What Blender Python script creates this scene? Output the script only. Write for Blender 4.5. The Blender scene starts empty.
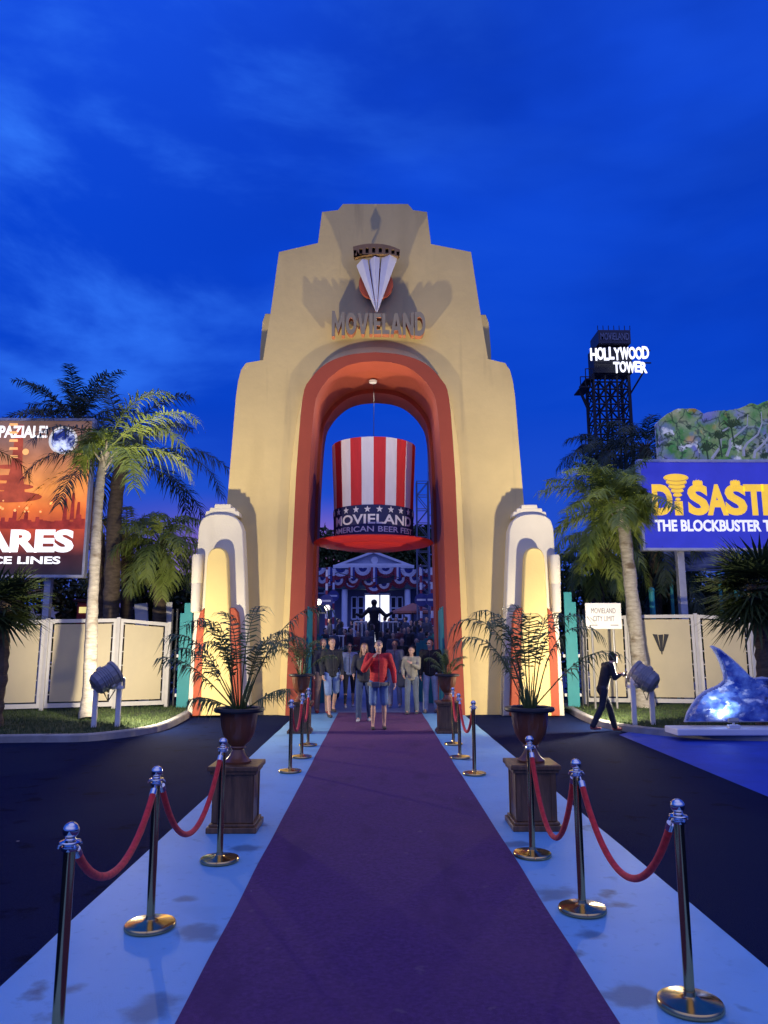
import bpy, bmesh, math, random
from mathutils import Vector, Matrix, noise
random.seed(7)
PI = math.pi
S = bpy.context.scene
C = S.collection
V = Vector

# ------------------------------------------------------------------ camera, sky, exposure
FPX = 740.0
PITCH = math.radians(9.9)
YAW = math.atan(8 / FPX)
CAMZ = 1.7
cam = bpy.data.cameras.new('camera')
cam.lens = 36 * FPX / 1024
cam.sensor_width = 36
cam.sensor_fit = 'AUTO'
cam.clip_end = 3000
co = bpy.data.objects.new('camera', cam)
C.objects.link(co)
co.location = (0, 0, CAMZ)
co.rotation_euler = (PI / 2 + PITCH, 0, -YAW)
S.camera = co

S.view_settings.view_transform = 'Standard'
S.view_settings.look = 'None'
S.view_settings.exposure = 0
S.view_settings.gamma = 1
S.view_settings.use_curve_mapping = False

W = bpy.data.worlds.new('World')
S.world = W
W.use_nodes = True
nt = W.node_tree
nt.nodes.clear()
def N(t, **kw):
    n = nt.nodes.new(t)
    for k, v in kw.items():
        setattr(n, k, v)
    return n
def L(a, b):
    nt.links.new(a, b)
def wmath(op, a, b=None, clamp=False):
    n = N('ShaderNodeMath', operation=op, use_clamp=clamp)
    for i, q in enumerate((a, b)):
        if q is None: continue
        if isinstance(q, (int, float)): n.inputs[i].default_value = q
        else: L(q, n.inputs[i])
    return n.outputs[0]
def wrange(v, a, b):
    n = N('ShaderNodeMapRange', interpolation_type='SMOOTHSTEP')
    L(v, n.inputs[0]); n.inputs[1].default_value = a; n.inputs[2].default_value = b
    return n.outputs[0]
def wmix(f, a, b, blend='MIX'):
    n = N('ShaderNodeMix', data_type='RGBA', blend_type=blend)
    if isinstance(f, (int, float)): n.inputs[0].default_value = f
    else: L(f, n.inputs[0])
    for i, q in ((6, a), (7, b)):
        if isinstance(q, tuple): n.inputs[i].default_value = (*q, 1)
        else: L(q, n.inputs[i])
    return n.outputs[2]
tc = N('ShaderNodeTexCoord')
sep = N('ShaderNodeSeparateXYZ'); L(tc.outputs['Generated'], sep.inputs[0])
dx, dy, dz = sep.outputs
rp = N('ShaderNodeValToRGB'); L(dz, rp.inputs[0])
els = rp.color_ramp.elements
els[0].position = 0.0; els[0].color = (0.055, 0.12, 0.56, 1)
els[1].position = 0.75; els[1].color = (0.010, 0.085, 0.80, 1)
for p_, c_ in ((0.14, (0.016, 0.078, 0.60)), (0.30, (0.0022, 0.054, 0.58)), (0.5, (0.0030, 0.060, 0.66))):
    e = els.new(p_); e.color = (*c_, 1)
mp = N('ShaderNodeMapping'); L(tc.outputs['Generated'], mp.inputs[0])
mp.inputs['Scale'].default_value = (1.0, 1.0, 2.6); mp.inputs['Location'].default_value = (3.1, 0.4, 1.7)
mp.inputs['Rotation'].default_value = (0, 0.22, 0)
n1 = N('ShaderNodeTexNoise'); L(mp.outputs[0], n1.inputs[0])
n1.inputs['Scale'].default_value = 2.1; n1.inputs['Detail'].default_value = 7; n1.inputs['Roughness'].default_value = 0.55
n1.inputs['Distortion'].default_value = 0.35
n2 = N('ShaderNodeTexNoise'); L(mp.outputs[0], n2.inputs[0])
n2.inputs['Scale'].default_value = 1.3; n2.inputs['Detail'].default_value = 5; n2.inputs['Roughness'].default_value = 0.5
cl = wrange(n1.outputs[0], 0.42, 0.64)
dk = wmath('MULTIPLY', wrange(n2.outputs[0], 0.38, 0.62), wrange(dx, -0.45, 0.15))
up = wrange(dz, 0.10, 0.45)
col = wmix(wmath('MULTIPLY', dk, 0.65), rp.outputs[0], (0.0006, 0.024, 0.36))
# pale cloud, more of it high on the left
lft = wrange(dx, 0.20, -0.45)
clf = wmath('MULTIPLY', wmath('MULTIPLY', cl, up), wmath('ADD', wmath('MULTIPLY', lft, 0.95), 0.07))
col = wmix(clf, col, (0.035, 0.20, 1.0))
# after-sunset glow low behind the gate, a little to the left
g1 = wrange(dz, 0.20, 0.09)
g2 = wrange(dx, -0.42, -0.12); g3 = wrange(dx, 0.16, -0.04)
gl = wmath('MULTIPLY', wmath('MULTIPLY', g1, wmath('MULTIPLY', g2, g3)), wrange(dy, 0.2, 0.7))
col = wmix(wmath('MULTIPLY', gl, 0.70), col, (0.55, 0.22, 0.45))
# unseen twilight overhead and behind the camera, brightened to light the foreground
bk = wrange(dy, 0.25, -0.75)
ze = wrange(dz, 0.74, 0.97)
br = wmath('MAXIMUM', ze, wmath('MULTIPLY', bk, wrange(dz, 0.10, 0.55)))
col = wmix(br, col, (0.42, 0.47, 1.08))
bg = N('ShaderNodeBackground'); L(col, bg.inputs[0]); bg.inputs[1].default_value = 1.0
sky = N('ShaderNodeTexSky'); sky.sky_type = 'NISHITA'; sky.sun_disc = False
sky.sun_elevation = math.radians(-4); sky.sun_rotation = math.radians(-8)
bg2 = N('ShaderNodeBackground'); L(sky.outputs[0], bg2.inputs[0]); bg2.inputs[1].default_value = 0.006
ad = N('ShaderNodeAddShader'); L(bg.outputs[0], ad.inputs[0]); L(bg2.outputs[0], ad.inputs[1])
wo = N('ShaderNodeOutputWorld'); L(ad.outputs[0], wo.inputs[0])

# light levels of the lamps the place has (their lights sit in the lamp builders)
FLOOD_W = 2850
SHARK_W = 26
FLOOD_COL = (1.0, 0.86, 0.62)

# ------------------------------------------------------------------ pixel -> place
_F = V((math.sin(YAW) * math.cos(PITCH), math.cos(YAW) * math.cos(PITCH), math.sin(PITCH)))
_R = V((math.cos(YAW), -math.sin(YAW), 0))
_U = _R.cross(_F)
def ray(px, py):
    return _F + _R * ((px - 384) / FPX) - _U * ((py - 512) / FPX)
def P(px, py, Y):
    d = ray(px, py)
    return V((0, 0, CAMZ)) + d * (Y / d.y)
def G(px, py, z=0.0):
    d = ray(px, py)
    return V((0, 0, CAMZ)) + d * ((z - CAMZ) / d.z)
def PX(px, Y, z=1.7):            # world X of a pixel column at depth Y and height z
    q = P(px, 641, Y)
    k = (z - CAMZ)
    lo, hi = -200, 1200
    for _ in range(40):
        mid = (lo + hi) / 2
        if P(px, mid, Y).z > z: lo = mid
        else: hi = mid
    return P(px, lo, Y).x

# ------------------------------------------------------------------ helpers
def thing(name, label, cat, loc=(0, 0, 0), rz=0, group=None):
    o = bpy.data.objects.new(name, None)
    o.empty_display_size = 0.2
    C.objects.link(o)
    o.location = loc; o.rotation_euler = (0, 0, rz)
    o['label'] = label; o['category'] = cat
    if group: o['group'] = group
    return o
def tag(o, label=None, cat=None, group=None, kind=None):
    if label: o['label'] = label
    if cat: o['category'] = cat
    if group: o['group'] = group
    if kind: o['kind'] = kind
    return o
def obj(name, bm, mats, parent=None, world=False, smooth=False, label=None):
    """links a bmesh as ONE mesh object; world=True: the mesh was built in world coordinates"""
    if world and parent is not None:
        q = parent
        off = V((0, 0, 0))
        while q is not None:
            off += q.location; q = q.parent
        bmesh.ops.translate(bm, vec=-off, verts=bm.verts)
    me = bpy.data.meshes.new(name)
    bm.to_mesh(me); bm.free()
    if not isinstance(mats, (list, tuple)): mats = [mats]
    for m in mats: me.materials.append(m)
    if smooth:
        me.polygons.foreach_set('use_smooth', [True] * len(me.polygons))
        try: me.set_sharp_from_angle(angle=math.radians(38))
        except Exception: pass
    o = bpy.data.objects.new(name, me)
    C.objects.link(o)
    if parent is not None: o.parent = parent
    if label: o['label'] = label
    return o
def copy_tree(o, parent=None):
    c = o.copy(); C.objects.link(c)
    if parent is not None: c.parent = parent
    for ch in list(o.children): copy_tree(ch, c)
    return c
def BM(): return bmesh.new()
def bx(bm, x0, x1, y0, y1, z0, z1, bev=0, mi=0, rot=None, piv=None):
    vs = [bm.verts.new((x, y, z)) for z in (z0, z1) for y in (y0, y1) for x in (x0, x1)]
    fs = []
    for f in ((0, 2, 3, 1), (4, 5, 7, 6), (0, 1, 5, 4), (2, 6, 7, 3), (0, 4, 6, 2), (1, 3, 7, 5)):
        fc = bm.faces.new([vs[i] for i in f]); fc.material_index = mi; fs.append(fc)
    if rot is not None:
        bmesh.ops.rotate(bm, cent=piv or (0, 0, 0), matrix=rot, verts=vs)
    if bev:
        es = list({e for f in fs for e in f.edges})
        r = bmesh.ops.bevel(bm, geom=es, offset=bev, segments=2, affect='EDGES', profile=0.5)
        for f in r['faces']: f.material_index = mi
def tube(bm, pts, rad, seg=8, mi=0, cap=True):
    pts = [V(p) for p in pts]
    if not isinstance(rad, (list, tuple)): rad = [rad] * len(pts)
    rings = []
    up = None
    for i, p in enumerate(pts):
        t = (pts[min(i + 1, len(pts) - 1)] - pts[max(i - 1, 0)])
        if t.length < 1e-9: t = V((0, 0, 1))
        t.normalize()
        if up is None:
            up = V((0, 0, 1)) if abs(t.z) < 0.9 else V((1, 0, 0))
        a = t.cross(up)
        if a.length < 1e-6: a = t.orthogonal()
        a.normalize(); b = a.cross(t).normalized(); up = b
        rings.append([bm.verts.new(p + (a * math.cos(2 * PI * k / seg) + b * math.sin(2 * PI * k / seg)) * rad[i]) for k in range(seg)])
    for i in range(len(rings) - 1):
        for k in range(seg):
            f = bm.faces.new((rings[i][k], rings[i + 1][k], rings[i + 1][(k + 1) % seg], rings[i][(k + 1) % seg]))
            f.material_index = mi
    if cap:
        f = bm.faces.new(rings[0]); f.material_index = mi
        f = bm.faces.new(list(reversed(rings[-1]))); f.material_index = mi
def lathe(bm, prof, seg=24, c=(0, 0, 0), mi=0, mat=None, close=True):
    """prof: (radius, z) bottom to top"""
    c = V(c)
    rings = []
    allv = []
    for r, z in prof:
        if r < 1e-5:
            v = bm.verts.new(c + V((0, 0, z))); rings.append([v]); allv.append(v)
        else:
            rg = [bm.verts.new(c + V((r * math.cos(2 * PI * k / seg), r * math.sin(2 * PI * k / seg), z))) for k in range(seg)]
            rings.append(rg); allv += rg
    for a, b in zip(rings[:-1], rings[1:]):
        for k in range(seg):
            k2 = (k + 1) % seg
            if len(a) == 1 and len(b) == 1: continue
            if len(a) == 1: f = bm.faces.new((a[0], b[k2], b[k]))
            elif len(b) == 1: f = bm.faces.new((a[k], a[k2], b[0]))
            else: f = bm.faces.new((a[k], a[k2], b[k2], b[k]))
            f.material_index = mi
    if close and len(rings[0]) > 1: bm.faces.new(list(reversed(rings[0]))).material_index = mi
    if close and len(rings[-1]) > 1: bm.faces.new(rings[-1]).material_index = mi
    if mat is not None:
        for v in allv: v.co = mat @ v.co
    return allv
def ball(bm, c, r, seg=12, rings=8, mi=0):
    if not isinstance(r, (tuple, list, Vector)): r = (r, r, r)
    c = V(c)
    prof = []
    grid = []
    for i in range(rings + 1):
        th = PI * i / rings
        if i in (0, rings):
            grid.append([bm.verts.new(c + V((0, 0, -r[2] * math.cos(th))))])
        else:
            grid.append([bm.verts.new(c + V((r[0] * math.sin(th) * math.cos(2 * PI * k / seg), r[1] * math.sin(th) * math.sin(2 * PI * k / seg), -r[2] * math.cos(th)))) for k in range(seg)])
    for a, b in zip(grid[:-1], grid[1:]):
        for k in range(seg):
            k2 = (k + 1) % seg
            if len(a) == 1: f = bm.faces.new((a[0], b[k2], b[k]))
            elif len(b) == 1: f = bm.faces.new((a[k], a[k2], b[0]))
            else: f = bm.faces.new((a[k], a[k2], b[k2], b[k]))
            f.material_index = mi
def curve_mesh(cu):
    o = bpy.data.objects.new('tmp', cu)
    C.objects.link(o)
    me = bpy.data.meshes.new_from_object(o)
    bpy.data.objects.remove(o)
    bm = BM(); bm.from_mesh(me)
    bpy.data.meshes.remove(me); bpy.data.curves.remove(cu)
    return bm
def plate(conts, y0, y1, bev=0.0):
    """a slab with outline(s) in X,Z (holes allowed) between depths y0 and y1"""
    cu = bpy.data.curves.new('c', 'CURVE')
    cu.dimensions = '2D'; cu.fill_mode = 'BOTH'
    for ct in conts:
        sp = cu.splines.new('POLY'); sp.points.add(len(ct) - 1)
        for q, p in zip(sp.points, ct):
            q.co = (p[0], p[2] if len(p) > 2 else p[1], 0, 1)
        sp.use_cyclic_u = True
    cu.extrude = abs(y1 - y0) / 2 - bev; cu.bevel_depth = bev; cu.bevel_resolution = 1
    if bev: cu.offset = -bev
    bm = curve_mesh(cu)
    ym = (y0 + y1) / 2
    for v in bm.verts:
        v.co = V((v.co.x, ym - v.co.z, v.co.y))
    return bm
def add_plate(bm, conts, y0, y1, bev=0.0, mi=0):
    b2 = plate(conts, y0, y1, bev)
    merge(bm, b2, mi)
def merge(bm, b2, mi=None):
    mp_ = {}
    for v in b2.verts: mp_[v] = bm.verts.new(v.co)
    for f in b2.faces:
        try:
            nf = bm.faces.new([mp_[v] for v in f.verts])
            nf.material_index = f.material_index if mi is None else mi
        except ValueError: pass
    b2.free()
def text_bm(s, x0, x1, z0, z1, y0, y1, bold=0.0, bev=0.0, shear=0.0, space=1.0, lines=1.0, align='CENTER'):
    """lettering fitted to a rectangle in X,Z, between depths y0 (front) and y1"""
    cu = bpy.data.curves.new('t', 'FONT')
    cu.body = s; cu.size = 1; cu.offset = bold; cu.shear = shear; cu.space_character = space; cu.space_line = lines
    cu.align_x = align
    cu.extrude = 0.5; cu.resolution_u = 4; cu.bevel_depth = bev
    bm = curve_mesh(cu)
    xs = [v.co.x for v in bm.verts]; ys = [v.co.y for v in bm.verts]; zs = [v.co.z for v in bm.verts]
    a, b, c, d, e, f = min(xs), max(xs), min(ys), max(ys), min(zs), max(zs)
    for v in bm.verts:
        v.co = V((x0 + (v.co.x - a) / (b - a) * (x1 - x0), y1 - (v.co.z - e) / (f - e) * (y1 - y0), z0 + (v.co.y - c) / (d - c) * (z1 - z0)))
    return bm
def star(cx, cz, r, rot=0):
    return [(cx + (r if k % 2 == 0 else r * 0.42) * math.sin(PI * k / 5 + rot), cz + (r if k % 2 == 0 else r * 0.42) * math.cos(PI * k / 5 + rot)) for k in range(10)]
def circ(cx, cz, r, n=24, rz=None):
    return [(cx + r * math.cos(2 * PI * k / n), cz + (rz or r) * math.sin(2 * PI * k / n)) for k in range(n)]
def sheet(pts, z=None):
    bm = BM()
    bm.faces.new([bm.verts.new((p[0], p[1], (p[2] if len(p) > 2 else 0) if z is None else z)) for p in pts])
    bmesh.ops.recalc_face_normals(bm, faces=bm.faces)
    for f in bm.faces:
        if f.normal.z < 0: f.normal_flip()
    return bm

# ------------------------------------------------------------------ materials
def M(name, c, r=0.6, m=0.0, var=0.12, scale=4.0, bump=0.0, bscale=60.0, c2=None, lo=0.35, hi=0.7, emit=0.0, spec=0.5, sheen=0.0, trans=0.0, coat=0.0, stretch=None):
    mt = bpy.data.materials.new(name); mt.use_nodes = True
    t = mt.node_tree; b = t.nodes['Principled BSDF']
    b.inputs['Roughness'].default_value = r; b.inputs['Metallic'].default_value = m
    b.inputs['Specular IOR Level'].default_value = spec
    if coat: b.inputs['Coat Weight'].default_value = coat
    if sheen: b.inputs['Sheen Weight'].default_value = sheen
    tcx = t.nodes.new('ShaderNodeTexCoord')
    src = tcx.outputs['Object']
    if stretch:
        mpp = t.nodes.new('ShaderNodeMapping'); mpp.inputs['Scale'].default_value = stretch
        t.links.new(src, mpp.inputs[0]); src = mpp.outputs[0]
    nz = t.nodes.new('ShaderNodeTexNoise'); nz.inputs['Scale'].default_value = scale; nz.inputs['Detail'].default_value = 6
    nz.inputs['Roughness'].default_value = 0.6
    t.links.new(src, nz.inputs[0])
    rm = t.nodes.new('ShaderNodeValToRGB'); t.links.new(nz.outputs[0], rm.inputs[0])
    if c2 is None:
        a_ = tuple(min(1, q * (1 - var)) for q in c); b_ = tuple(min(1, q * (1 + var)) for q in c)
    else: a_, b_ = c, c2
    rm.color_ramp.elements[0].position = lo; rm.color_ramp.elements[0].color = (*a_, 1)
    rm.color_ramp.elements[1].position = hi; rm.color_ramp.elements[1].color = (*b_, 1)
    t.links.new(rm.outputs[0], b.inputs['Base Color'])
    if emit:
        t.links.new(rm.outputs[0], b.inputs['Emission Color']); b.inputs['Emission Strength'].default_value = emit
    if bump:
        n_ = t.nodes.new('ShaderNodeTexNoise'); n_.inputs['Scale'].default_value = bscale; n_.inputs['Detail'].default_value = 4
        t.links.new(src, n_.inputs[0])
        bp = t.nodes.new('ShaderNodeBump'); bp.inputs['Strength'].default_value = bump; bp.inputs['Distance'].default_value = 0.02
        t.links.new(n_.outputs[0], bp.inputs['Height']); t.links.new(bp.outputs[0], b.inputs['Normal'])
    if trans:
        td = t.nodes.new('ShaderNodeBsdfTranslucent'); t.links.new(rm.outputs[0], td.inputs[0])
        mx = t.nodes.new('ShaderNodeMixShader'); mx.inputs[0].default_value = trans
        t.links.new(b.outputs[0], mx.inputs[1]); t.links.new(td.outputs[0], mx.inputs[2])
        t.links.new(mx.outputs[0], t.nodes['Material Output'].inputs[0])
    return mt
def tnode(mt, typ, **kw):
    n = mt.node_tree.nodes.new(typ)
    for k, v in kw.items(): setattr(n, k, v)
    return n
def mixin(mt, fac_out, colr):
    """mix another colour into a material's base colour (and its emission, if it has one)"""
    t = mt.node_tree; b = t.nodes['Principled BSDF']
    lk = b.inputs['Base Color'].links[0]; src = lk.from_socket
    mx = tnode(mt, 'ShaderNodeMix', data_type='RGBA')
    t.links.new(fac_out, mx.inputs[0]); t.links.new(src, mx.inputs[6])
    if isinstance(colr, tuple): mx.inputs[7].default_value = (*colr, 1)
    else: t.links.new(colr, mx.inputs[7])
    t.links.new(mx.outputs[2], b.inputs['Base Color'])
    if b.inputs['Emission Strength'].default_value > 0: t.links.new(mx.outputs[2], b.inputs['Emission Color'])
def noise_mask(mt, scale, lo, hi, stretch=None, detail=5, loc=(0, 0, 0)):
    t = mt.node_tree
    a = tnode(mt, 'ShaderNodeTexCoord'); mp_ = tnode(mt, 'ShaderNodeMapping'); mp_.inputs['Location'].default_value = loc
    if stretch: mp_.inputs['Scale'].default_value = stretch
    t.links.new(a.outputs['Object'], mp_.inputs[0])
    n_ = tnode(mt, 'ShaderNodeTexNoise'); n_.inputs['Scale'].default_value = scale; n_.inputs['Detail'].default_value = detail
    t.links.new(mp_.outputs[0], n_.inputs[0])
    r_ = tnode(mt, 'ShaderNodeMapRange'); r_.inputs[1].default_value = lo; r_.inputs[2].default_value = hi
    t.links.new(n_.outputs[0], r_.inputs[0])
    return r_.outputs[0]
def speck_mask(mt, scale, size):
    t = mt.node_tree
    a = tnode(mt, 'ShaderNodeTexCoord')
    v_ = tnode(mt, 'ShaderNodeTexVoronoi'); v_.inputs['Scale'].default_value = scale
    t.links.new(a.outputs['Object'], v_.inputs[0])
    m_ = tnode(mt, 'ShaderNodeMath', operation='LESS_THAN'); m_.inputs[1].default_value = size
    t.links.new(v_.outputs['Distance'], m_.inputs[0])
    return m_.outputs[0]

asphalt = M('asphalt', (0.0016, 0.0058, 0.034), 0.9, spec=0.04, c2=(0.0044, 0.0125, 0.060), lo=.38, hi=.68, scale=48, bump=0.9, bscale=110)
mixin(asphalt, noise_mask(asphalt, 0.5, 0.45, 0.75), (0.0075, 0.014, 0.052))
mixin(asphalt, noise_mask(asphalt, 3.2, 0.60, 0.66, detail=9, loc=(3, 1, 0)), (0.0015, 0.004, 0.022))
mixin(asphalt, noise_mask(asphalt, 0.22, 0.50, 0.53, detail=3, loc=(7, 2, 0)), (0.006, 0.014, 0.050))
mixin(asphalt, speck_mask(asphalt, 9, 0.05), (0.03, 0.035, 0.06))
mixin(asphalt, speck_mask(asphalt, 1.1, 0.018), (0.25, 0.25, 0.24))
paint_strip = M('strip_paint', (0.185, 0.44, 0.66), 0.55, var=0.05, scale=1.2, bump=0.15, bscale=140)
mixin(paint_strip, noise_mask(paint_strip, 1.1, 0.56, 0.78, detail=7), (0.13, 0.31, 0.46))
mixin(paint_strip, noise_mask(paint_strip, 14, 0.60, 0.75, detail=8, loc=(1, 2, 1)), (0.14, 0.34, 0.52))
mixin(paint_strip, noise_mask(paint_strip, 2.3, 0.665, 0.74, detail=4, loc=(3, 5, 1)), (0.055, 0.12, 0.18))
def stains(mt, lst, colr):
    t = mt.node_tree; acc = None
    tcs = tnode(mt, 'ShaderNodeTexCoord')
    nz = tnode(mt, 'ShaderNodeTexNoise'); nz.inputs['Scale'].default_value = 5; nz.inputs['Detail'].default_value = 7; t.links.new(tcs.outputs['Object'], nz.inputs[0])
    for (x, y, rx, ry) in lst:
        mp_ = tnode(mt, 'ShaderNodeMapping'); mp_.vector_type = 'POINT'
        mp_.inputs['Location'].default_value = (-x / rx, -y / ry, 0); mp_.inputs['Scale'].default_value = (1 / rx, 1 / ry, 0)
        t.links.new(tcs.outputs['Object'], mp_.inputs[0])
        ln = tnode(mt, 'ShaderNodeVectorMath', operation='LENGTH'); t.links.new(mp_.outputs[0], ln.inputs[0])
        ad_ = tnode(mt, 'ShaderNodeMath', operation='ADD'); t.links.new(ln.outputs['Value'], ad_.inputs[0])
        m2 = tnode(mt, 'ShaderNodeMath', operation='MULTIPLY_ADD'); t.links.new(nz.outputs[0], m2.inputs[0]); m2.inputs[1].default_value = 2.4; m2.inputs[2].default_value = -1.2
        t.links.new(m2.outputs[0], ad_.inputs[1])
        r_ = tnode(mt, 'ShaderNodeMapRange', interpolation_type='SMOOTHSTEP'); t.links.new(ad_.outputs[0], r_.inputs[0])
        r_.inputs[1].default_value = 1.15; r_.inputs[2].default_value = .35; r_.inputs[4].default_value = .75
        if acc is None: acc = r_.outputs[0]
        else:
            mx_ = tnode(mt, 'ShaderNodeMath', operation='MAXIMUM'); t.links.new(acc, mx_.inputs[0]); t.links.new(r_.outputs[0], mx_.inputs[1]); acc = mx_.outputs[0]
    mixin(mt, acc, colr)
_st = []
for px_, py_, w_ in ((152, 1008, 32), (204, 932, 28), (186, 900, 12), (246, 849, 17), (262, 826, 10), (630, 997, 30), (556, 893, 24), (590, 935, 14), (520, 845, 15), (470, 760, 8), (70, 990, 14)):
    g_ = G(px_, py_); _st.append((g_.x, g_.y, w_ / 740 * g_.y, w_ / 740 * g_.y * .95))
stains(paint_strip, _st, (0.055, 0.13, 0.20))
carpet_m = M('carpet', (0.118, 0.041, 0.138), 0.95, var=0.22, scale=38, bump=0.6, bscale=300, sheen=0.05, spec=0.1)
mixin(carpet_m, noise_mask(carpet_m, 0.9, 0.50, 0.80, detail=8, loc=(2, 1, 0)), (0.145, 0.052, 0.135))
mixin(carpet_m, noise_mask(carpet_m, 2.6, 0.56, 0.72, stretch=(1, .35, 1), detail=7, loc=(5, 3, 0)), (0.085, 0.028, 0.098))
mixin(carpet_m, noise_mask(carpet_m, 7, 0.68, 0.74, detail=6, loc=(1, 8, 0)), (0.17, 0.09, 0.15))
mixin(carpet_m, speck_mask(carpet_m, 2.3, 0.012), (0.7, 0.65, 0.65))
blue_ground = M('blue_paint', (0.004, 0.045, 0.40), 0.6, var=0.2, scale=1.5, bump=0.3, bscale=90)
plaza_m = M('plaza_paving', (0.17, 0.21, 0.34), 0.6, var=0.15, scale=0.8, bump=0.2, bscale=40)
kerb_m = M('kerb_stone', (0.30, 0.29, 0.27), 0.8, var=0.2, scale=3, bump=0.4, bscale=30)
soil_m = M('turf', (0.035, 0.060, 0.014), 0.95, var=0.35, scale=2.5, bump=0.8, bscale=50)
grass_m = M('grass', (0.032, 0.066, 0.014), 0.8, var=0.4, scale=1.0, c2=(0.062, 0.085, 0.022))
stucco = M('stucco', (0.72, 0.555, 0.235), 0.85, var=0.07, scale=0.7, bump=0.30, bscale=7)
mixin(stucco, noise_mask(stucco, 0.9, 0.52, 0.85, stretch=(1, 1, 0.22), detail=8), (0.53, 0.40, 0.165))
mixin(stucco, noise_mask(stucco, 2.6, 0.60, 0.80, stretch=(1, 1, 0.10), detail=6, loc=(3, 2, 1)), (0.50, 0.38, 0.17))
stucco_y = M('stucco_yellow', (0.78, 0.60, 0.22), 0.8, var=0.04, scale=0.9, bump=0.2, bscale=25)
stucco_w = M('stucco_white', (0.68, 0.63, 0.50), 0.8, var=0.05, scale=1.1, bump=0.2, bscale=25)
mixin(stucco_w, noise_mask(stucco_w, 1.5, 0.56, 0.9, stretch=(1, 1, 0.25), detail=8), (0.52, 0.47, 0.36))
red_p = M('red_plaster', (0.37, 0.068, 0.030), 0.75, var=0.08, scale=0.9, bump=0.2, bscale=25)
mixin(red_p, noise_mask(red_p, 1.2, 0.55, 0.9, stretch=(1, 1, 0.3), detail=8), (0.34, 0.058, 0.028))
orange_p = M('orange_plaster', (0.35, 0.066, 0.024), 0.75, var=0.08, scale=0.9, bump=0.2, bscale=25)
teal_p = M('teal_paint', (0.03, 0.30, 0.32), 0.6, var=0.1, scale=2, bump=0.1)
grey_metal = M('grey_metal', (0.34, 0.33, 0.31), 0.45, m=0.5, var=0.1)
white_paint = M('white_paint', (0.72, 0.72, 0.70), 0.5, var=0.05, scale=2, bump=0.05)
dark_metal = M('dark_metal', (0.035, 0.035, 0.04), 0.55, m=0.4)
brass = M('brass', (0.66, 0.46, 0.19), 0.16, m=1.0, var=0.06, scale=8)
chrome = M('polished_metal', (0.72, 0.70, 0.66), 0.09, m=1.0, var=0.03)
velvet = M('velvet', (0.78, 0.045, 0.040), 0.75, var=0.2, scale=30, spec=.2, sheen=0.12, bump=0.2, bscale=200)
bark_w = M('pale_bark', (0.40, 0.36, 0.29), 0.9, var=0.3, scale=5, bump=0.6, bscale=14, stretch=(1, 1, 3.5))
mixin(bark_w, noise_mask(bark_w, 2.2, 0.55, 0.68, stretch=(1, 1, 2)), (0.16, 0.12, 0.08))
bark_d = M('bark', (0.13, 0.095, 0.06), 0.9, var=0.35, scale=5, bump=0.8, bscale=14, stretch=(1, 1, 3))
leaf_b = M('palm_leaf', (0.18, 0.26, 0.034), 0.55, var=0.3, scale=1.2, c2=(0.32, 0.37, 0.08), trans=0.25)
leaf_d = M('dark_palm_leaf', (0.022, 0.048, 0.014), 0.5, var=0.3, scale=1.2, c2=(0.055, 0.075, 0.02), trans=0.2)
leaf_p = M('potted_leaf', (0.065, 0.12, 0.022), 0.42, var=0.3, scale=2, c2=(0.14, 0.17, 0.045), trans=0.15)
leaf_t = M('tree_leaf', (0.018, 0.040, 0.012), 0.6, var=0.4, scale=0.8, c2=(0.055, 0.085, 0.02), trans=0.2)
urn_m = M('urn', (0.21, 0.070, 0.026), 0.35, var=0.25, scale=4, stretch=(1, 1, 0.3), bump=0.15, bscale=20, coat=0.2)
urn_rim = M('urn_rim', (0.020, 0.018, 0.018), 0.5)
wood_m = M('dark_wood', (0.17, 0.080, 0.030), 0.42, var=0.4, scale=5, stretch=(5, 5, 0.7), bump=0.25, bscale=18, coat=0.15)
soil_p = M('potting_soil', (0.03, 0.022, 0.015), 0.95, var=0.3, scale=20)
glow_w = M('lit_glass', (0.95, 0.93, 0.85), 0.3, var=0.02, emit=2.2)
# ------------------------------------------------------------------ ground
def struct(name, bm, m): return tag(obj(name, bm, m), kind='structure')
CX = 0.10                       # the carpet's middle
struct('ground', sheet([(-700, -60), (700, -60), (700, 1500), (-700, 1500)], 0), asphalt)
YA = 17.9                       # front of the gate
struct('passage_floor', sheet([(-2.6, 18.35, 0.006), (2.6, 18.35, 0.006), (2.6, 25, 0.006), (-2.6, 25, 0.006)]), plaza_m)
bm = BM()
vs = [[bm.verts.new((x, y, z)) for x in (-60, 60)] for y, z in ((25, 0.006), (34, 1.05), (120, 1.15))]
for a, b in zip(vs[:-1], vs[1:]): bm.faces.new((a[0], a[1], b[1], b[0]))
struct('rising_plaza', bm, plaza_m)
for nm, x0, x1 in (('walkway', -1.97, -1.0), ('walkway', 1.0, 1.97)):
    pts = []
    bm = BM()
    n = 60
    rows = []
    for i in range(n + 1):
        y = -3 + i * (18.35 + 3) / n
        w = 0.012 * noise.noise(V((y * 1.3, x0, 0)))
        rows.append((bm.verts.new((CX + x0 + (w if x0 < -1.5 else 0), y, 0.004)), bm.verts.new((CX + x1 + (w if x1 > 1.5 else 0), y, 0.004))))
    for a, b in zip(rows[:-1], rows[1:]): bm.faces.new((a[0], a[1], b[1], b[0]))
    struct(nm, bm, paint_strip)
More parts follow.
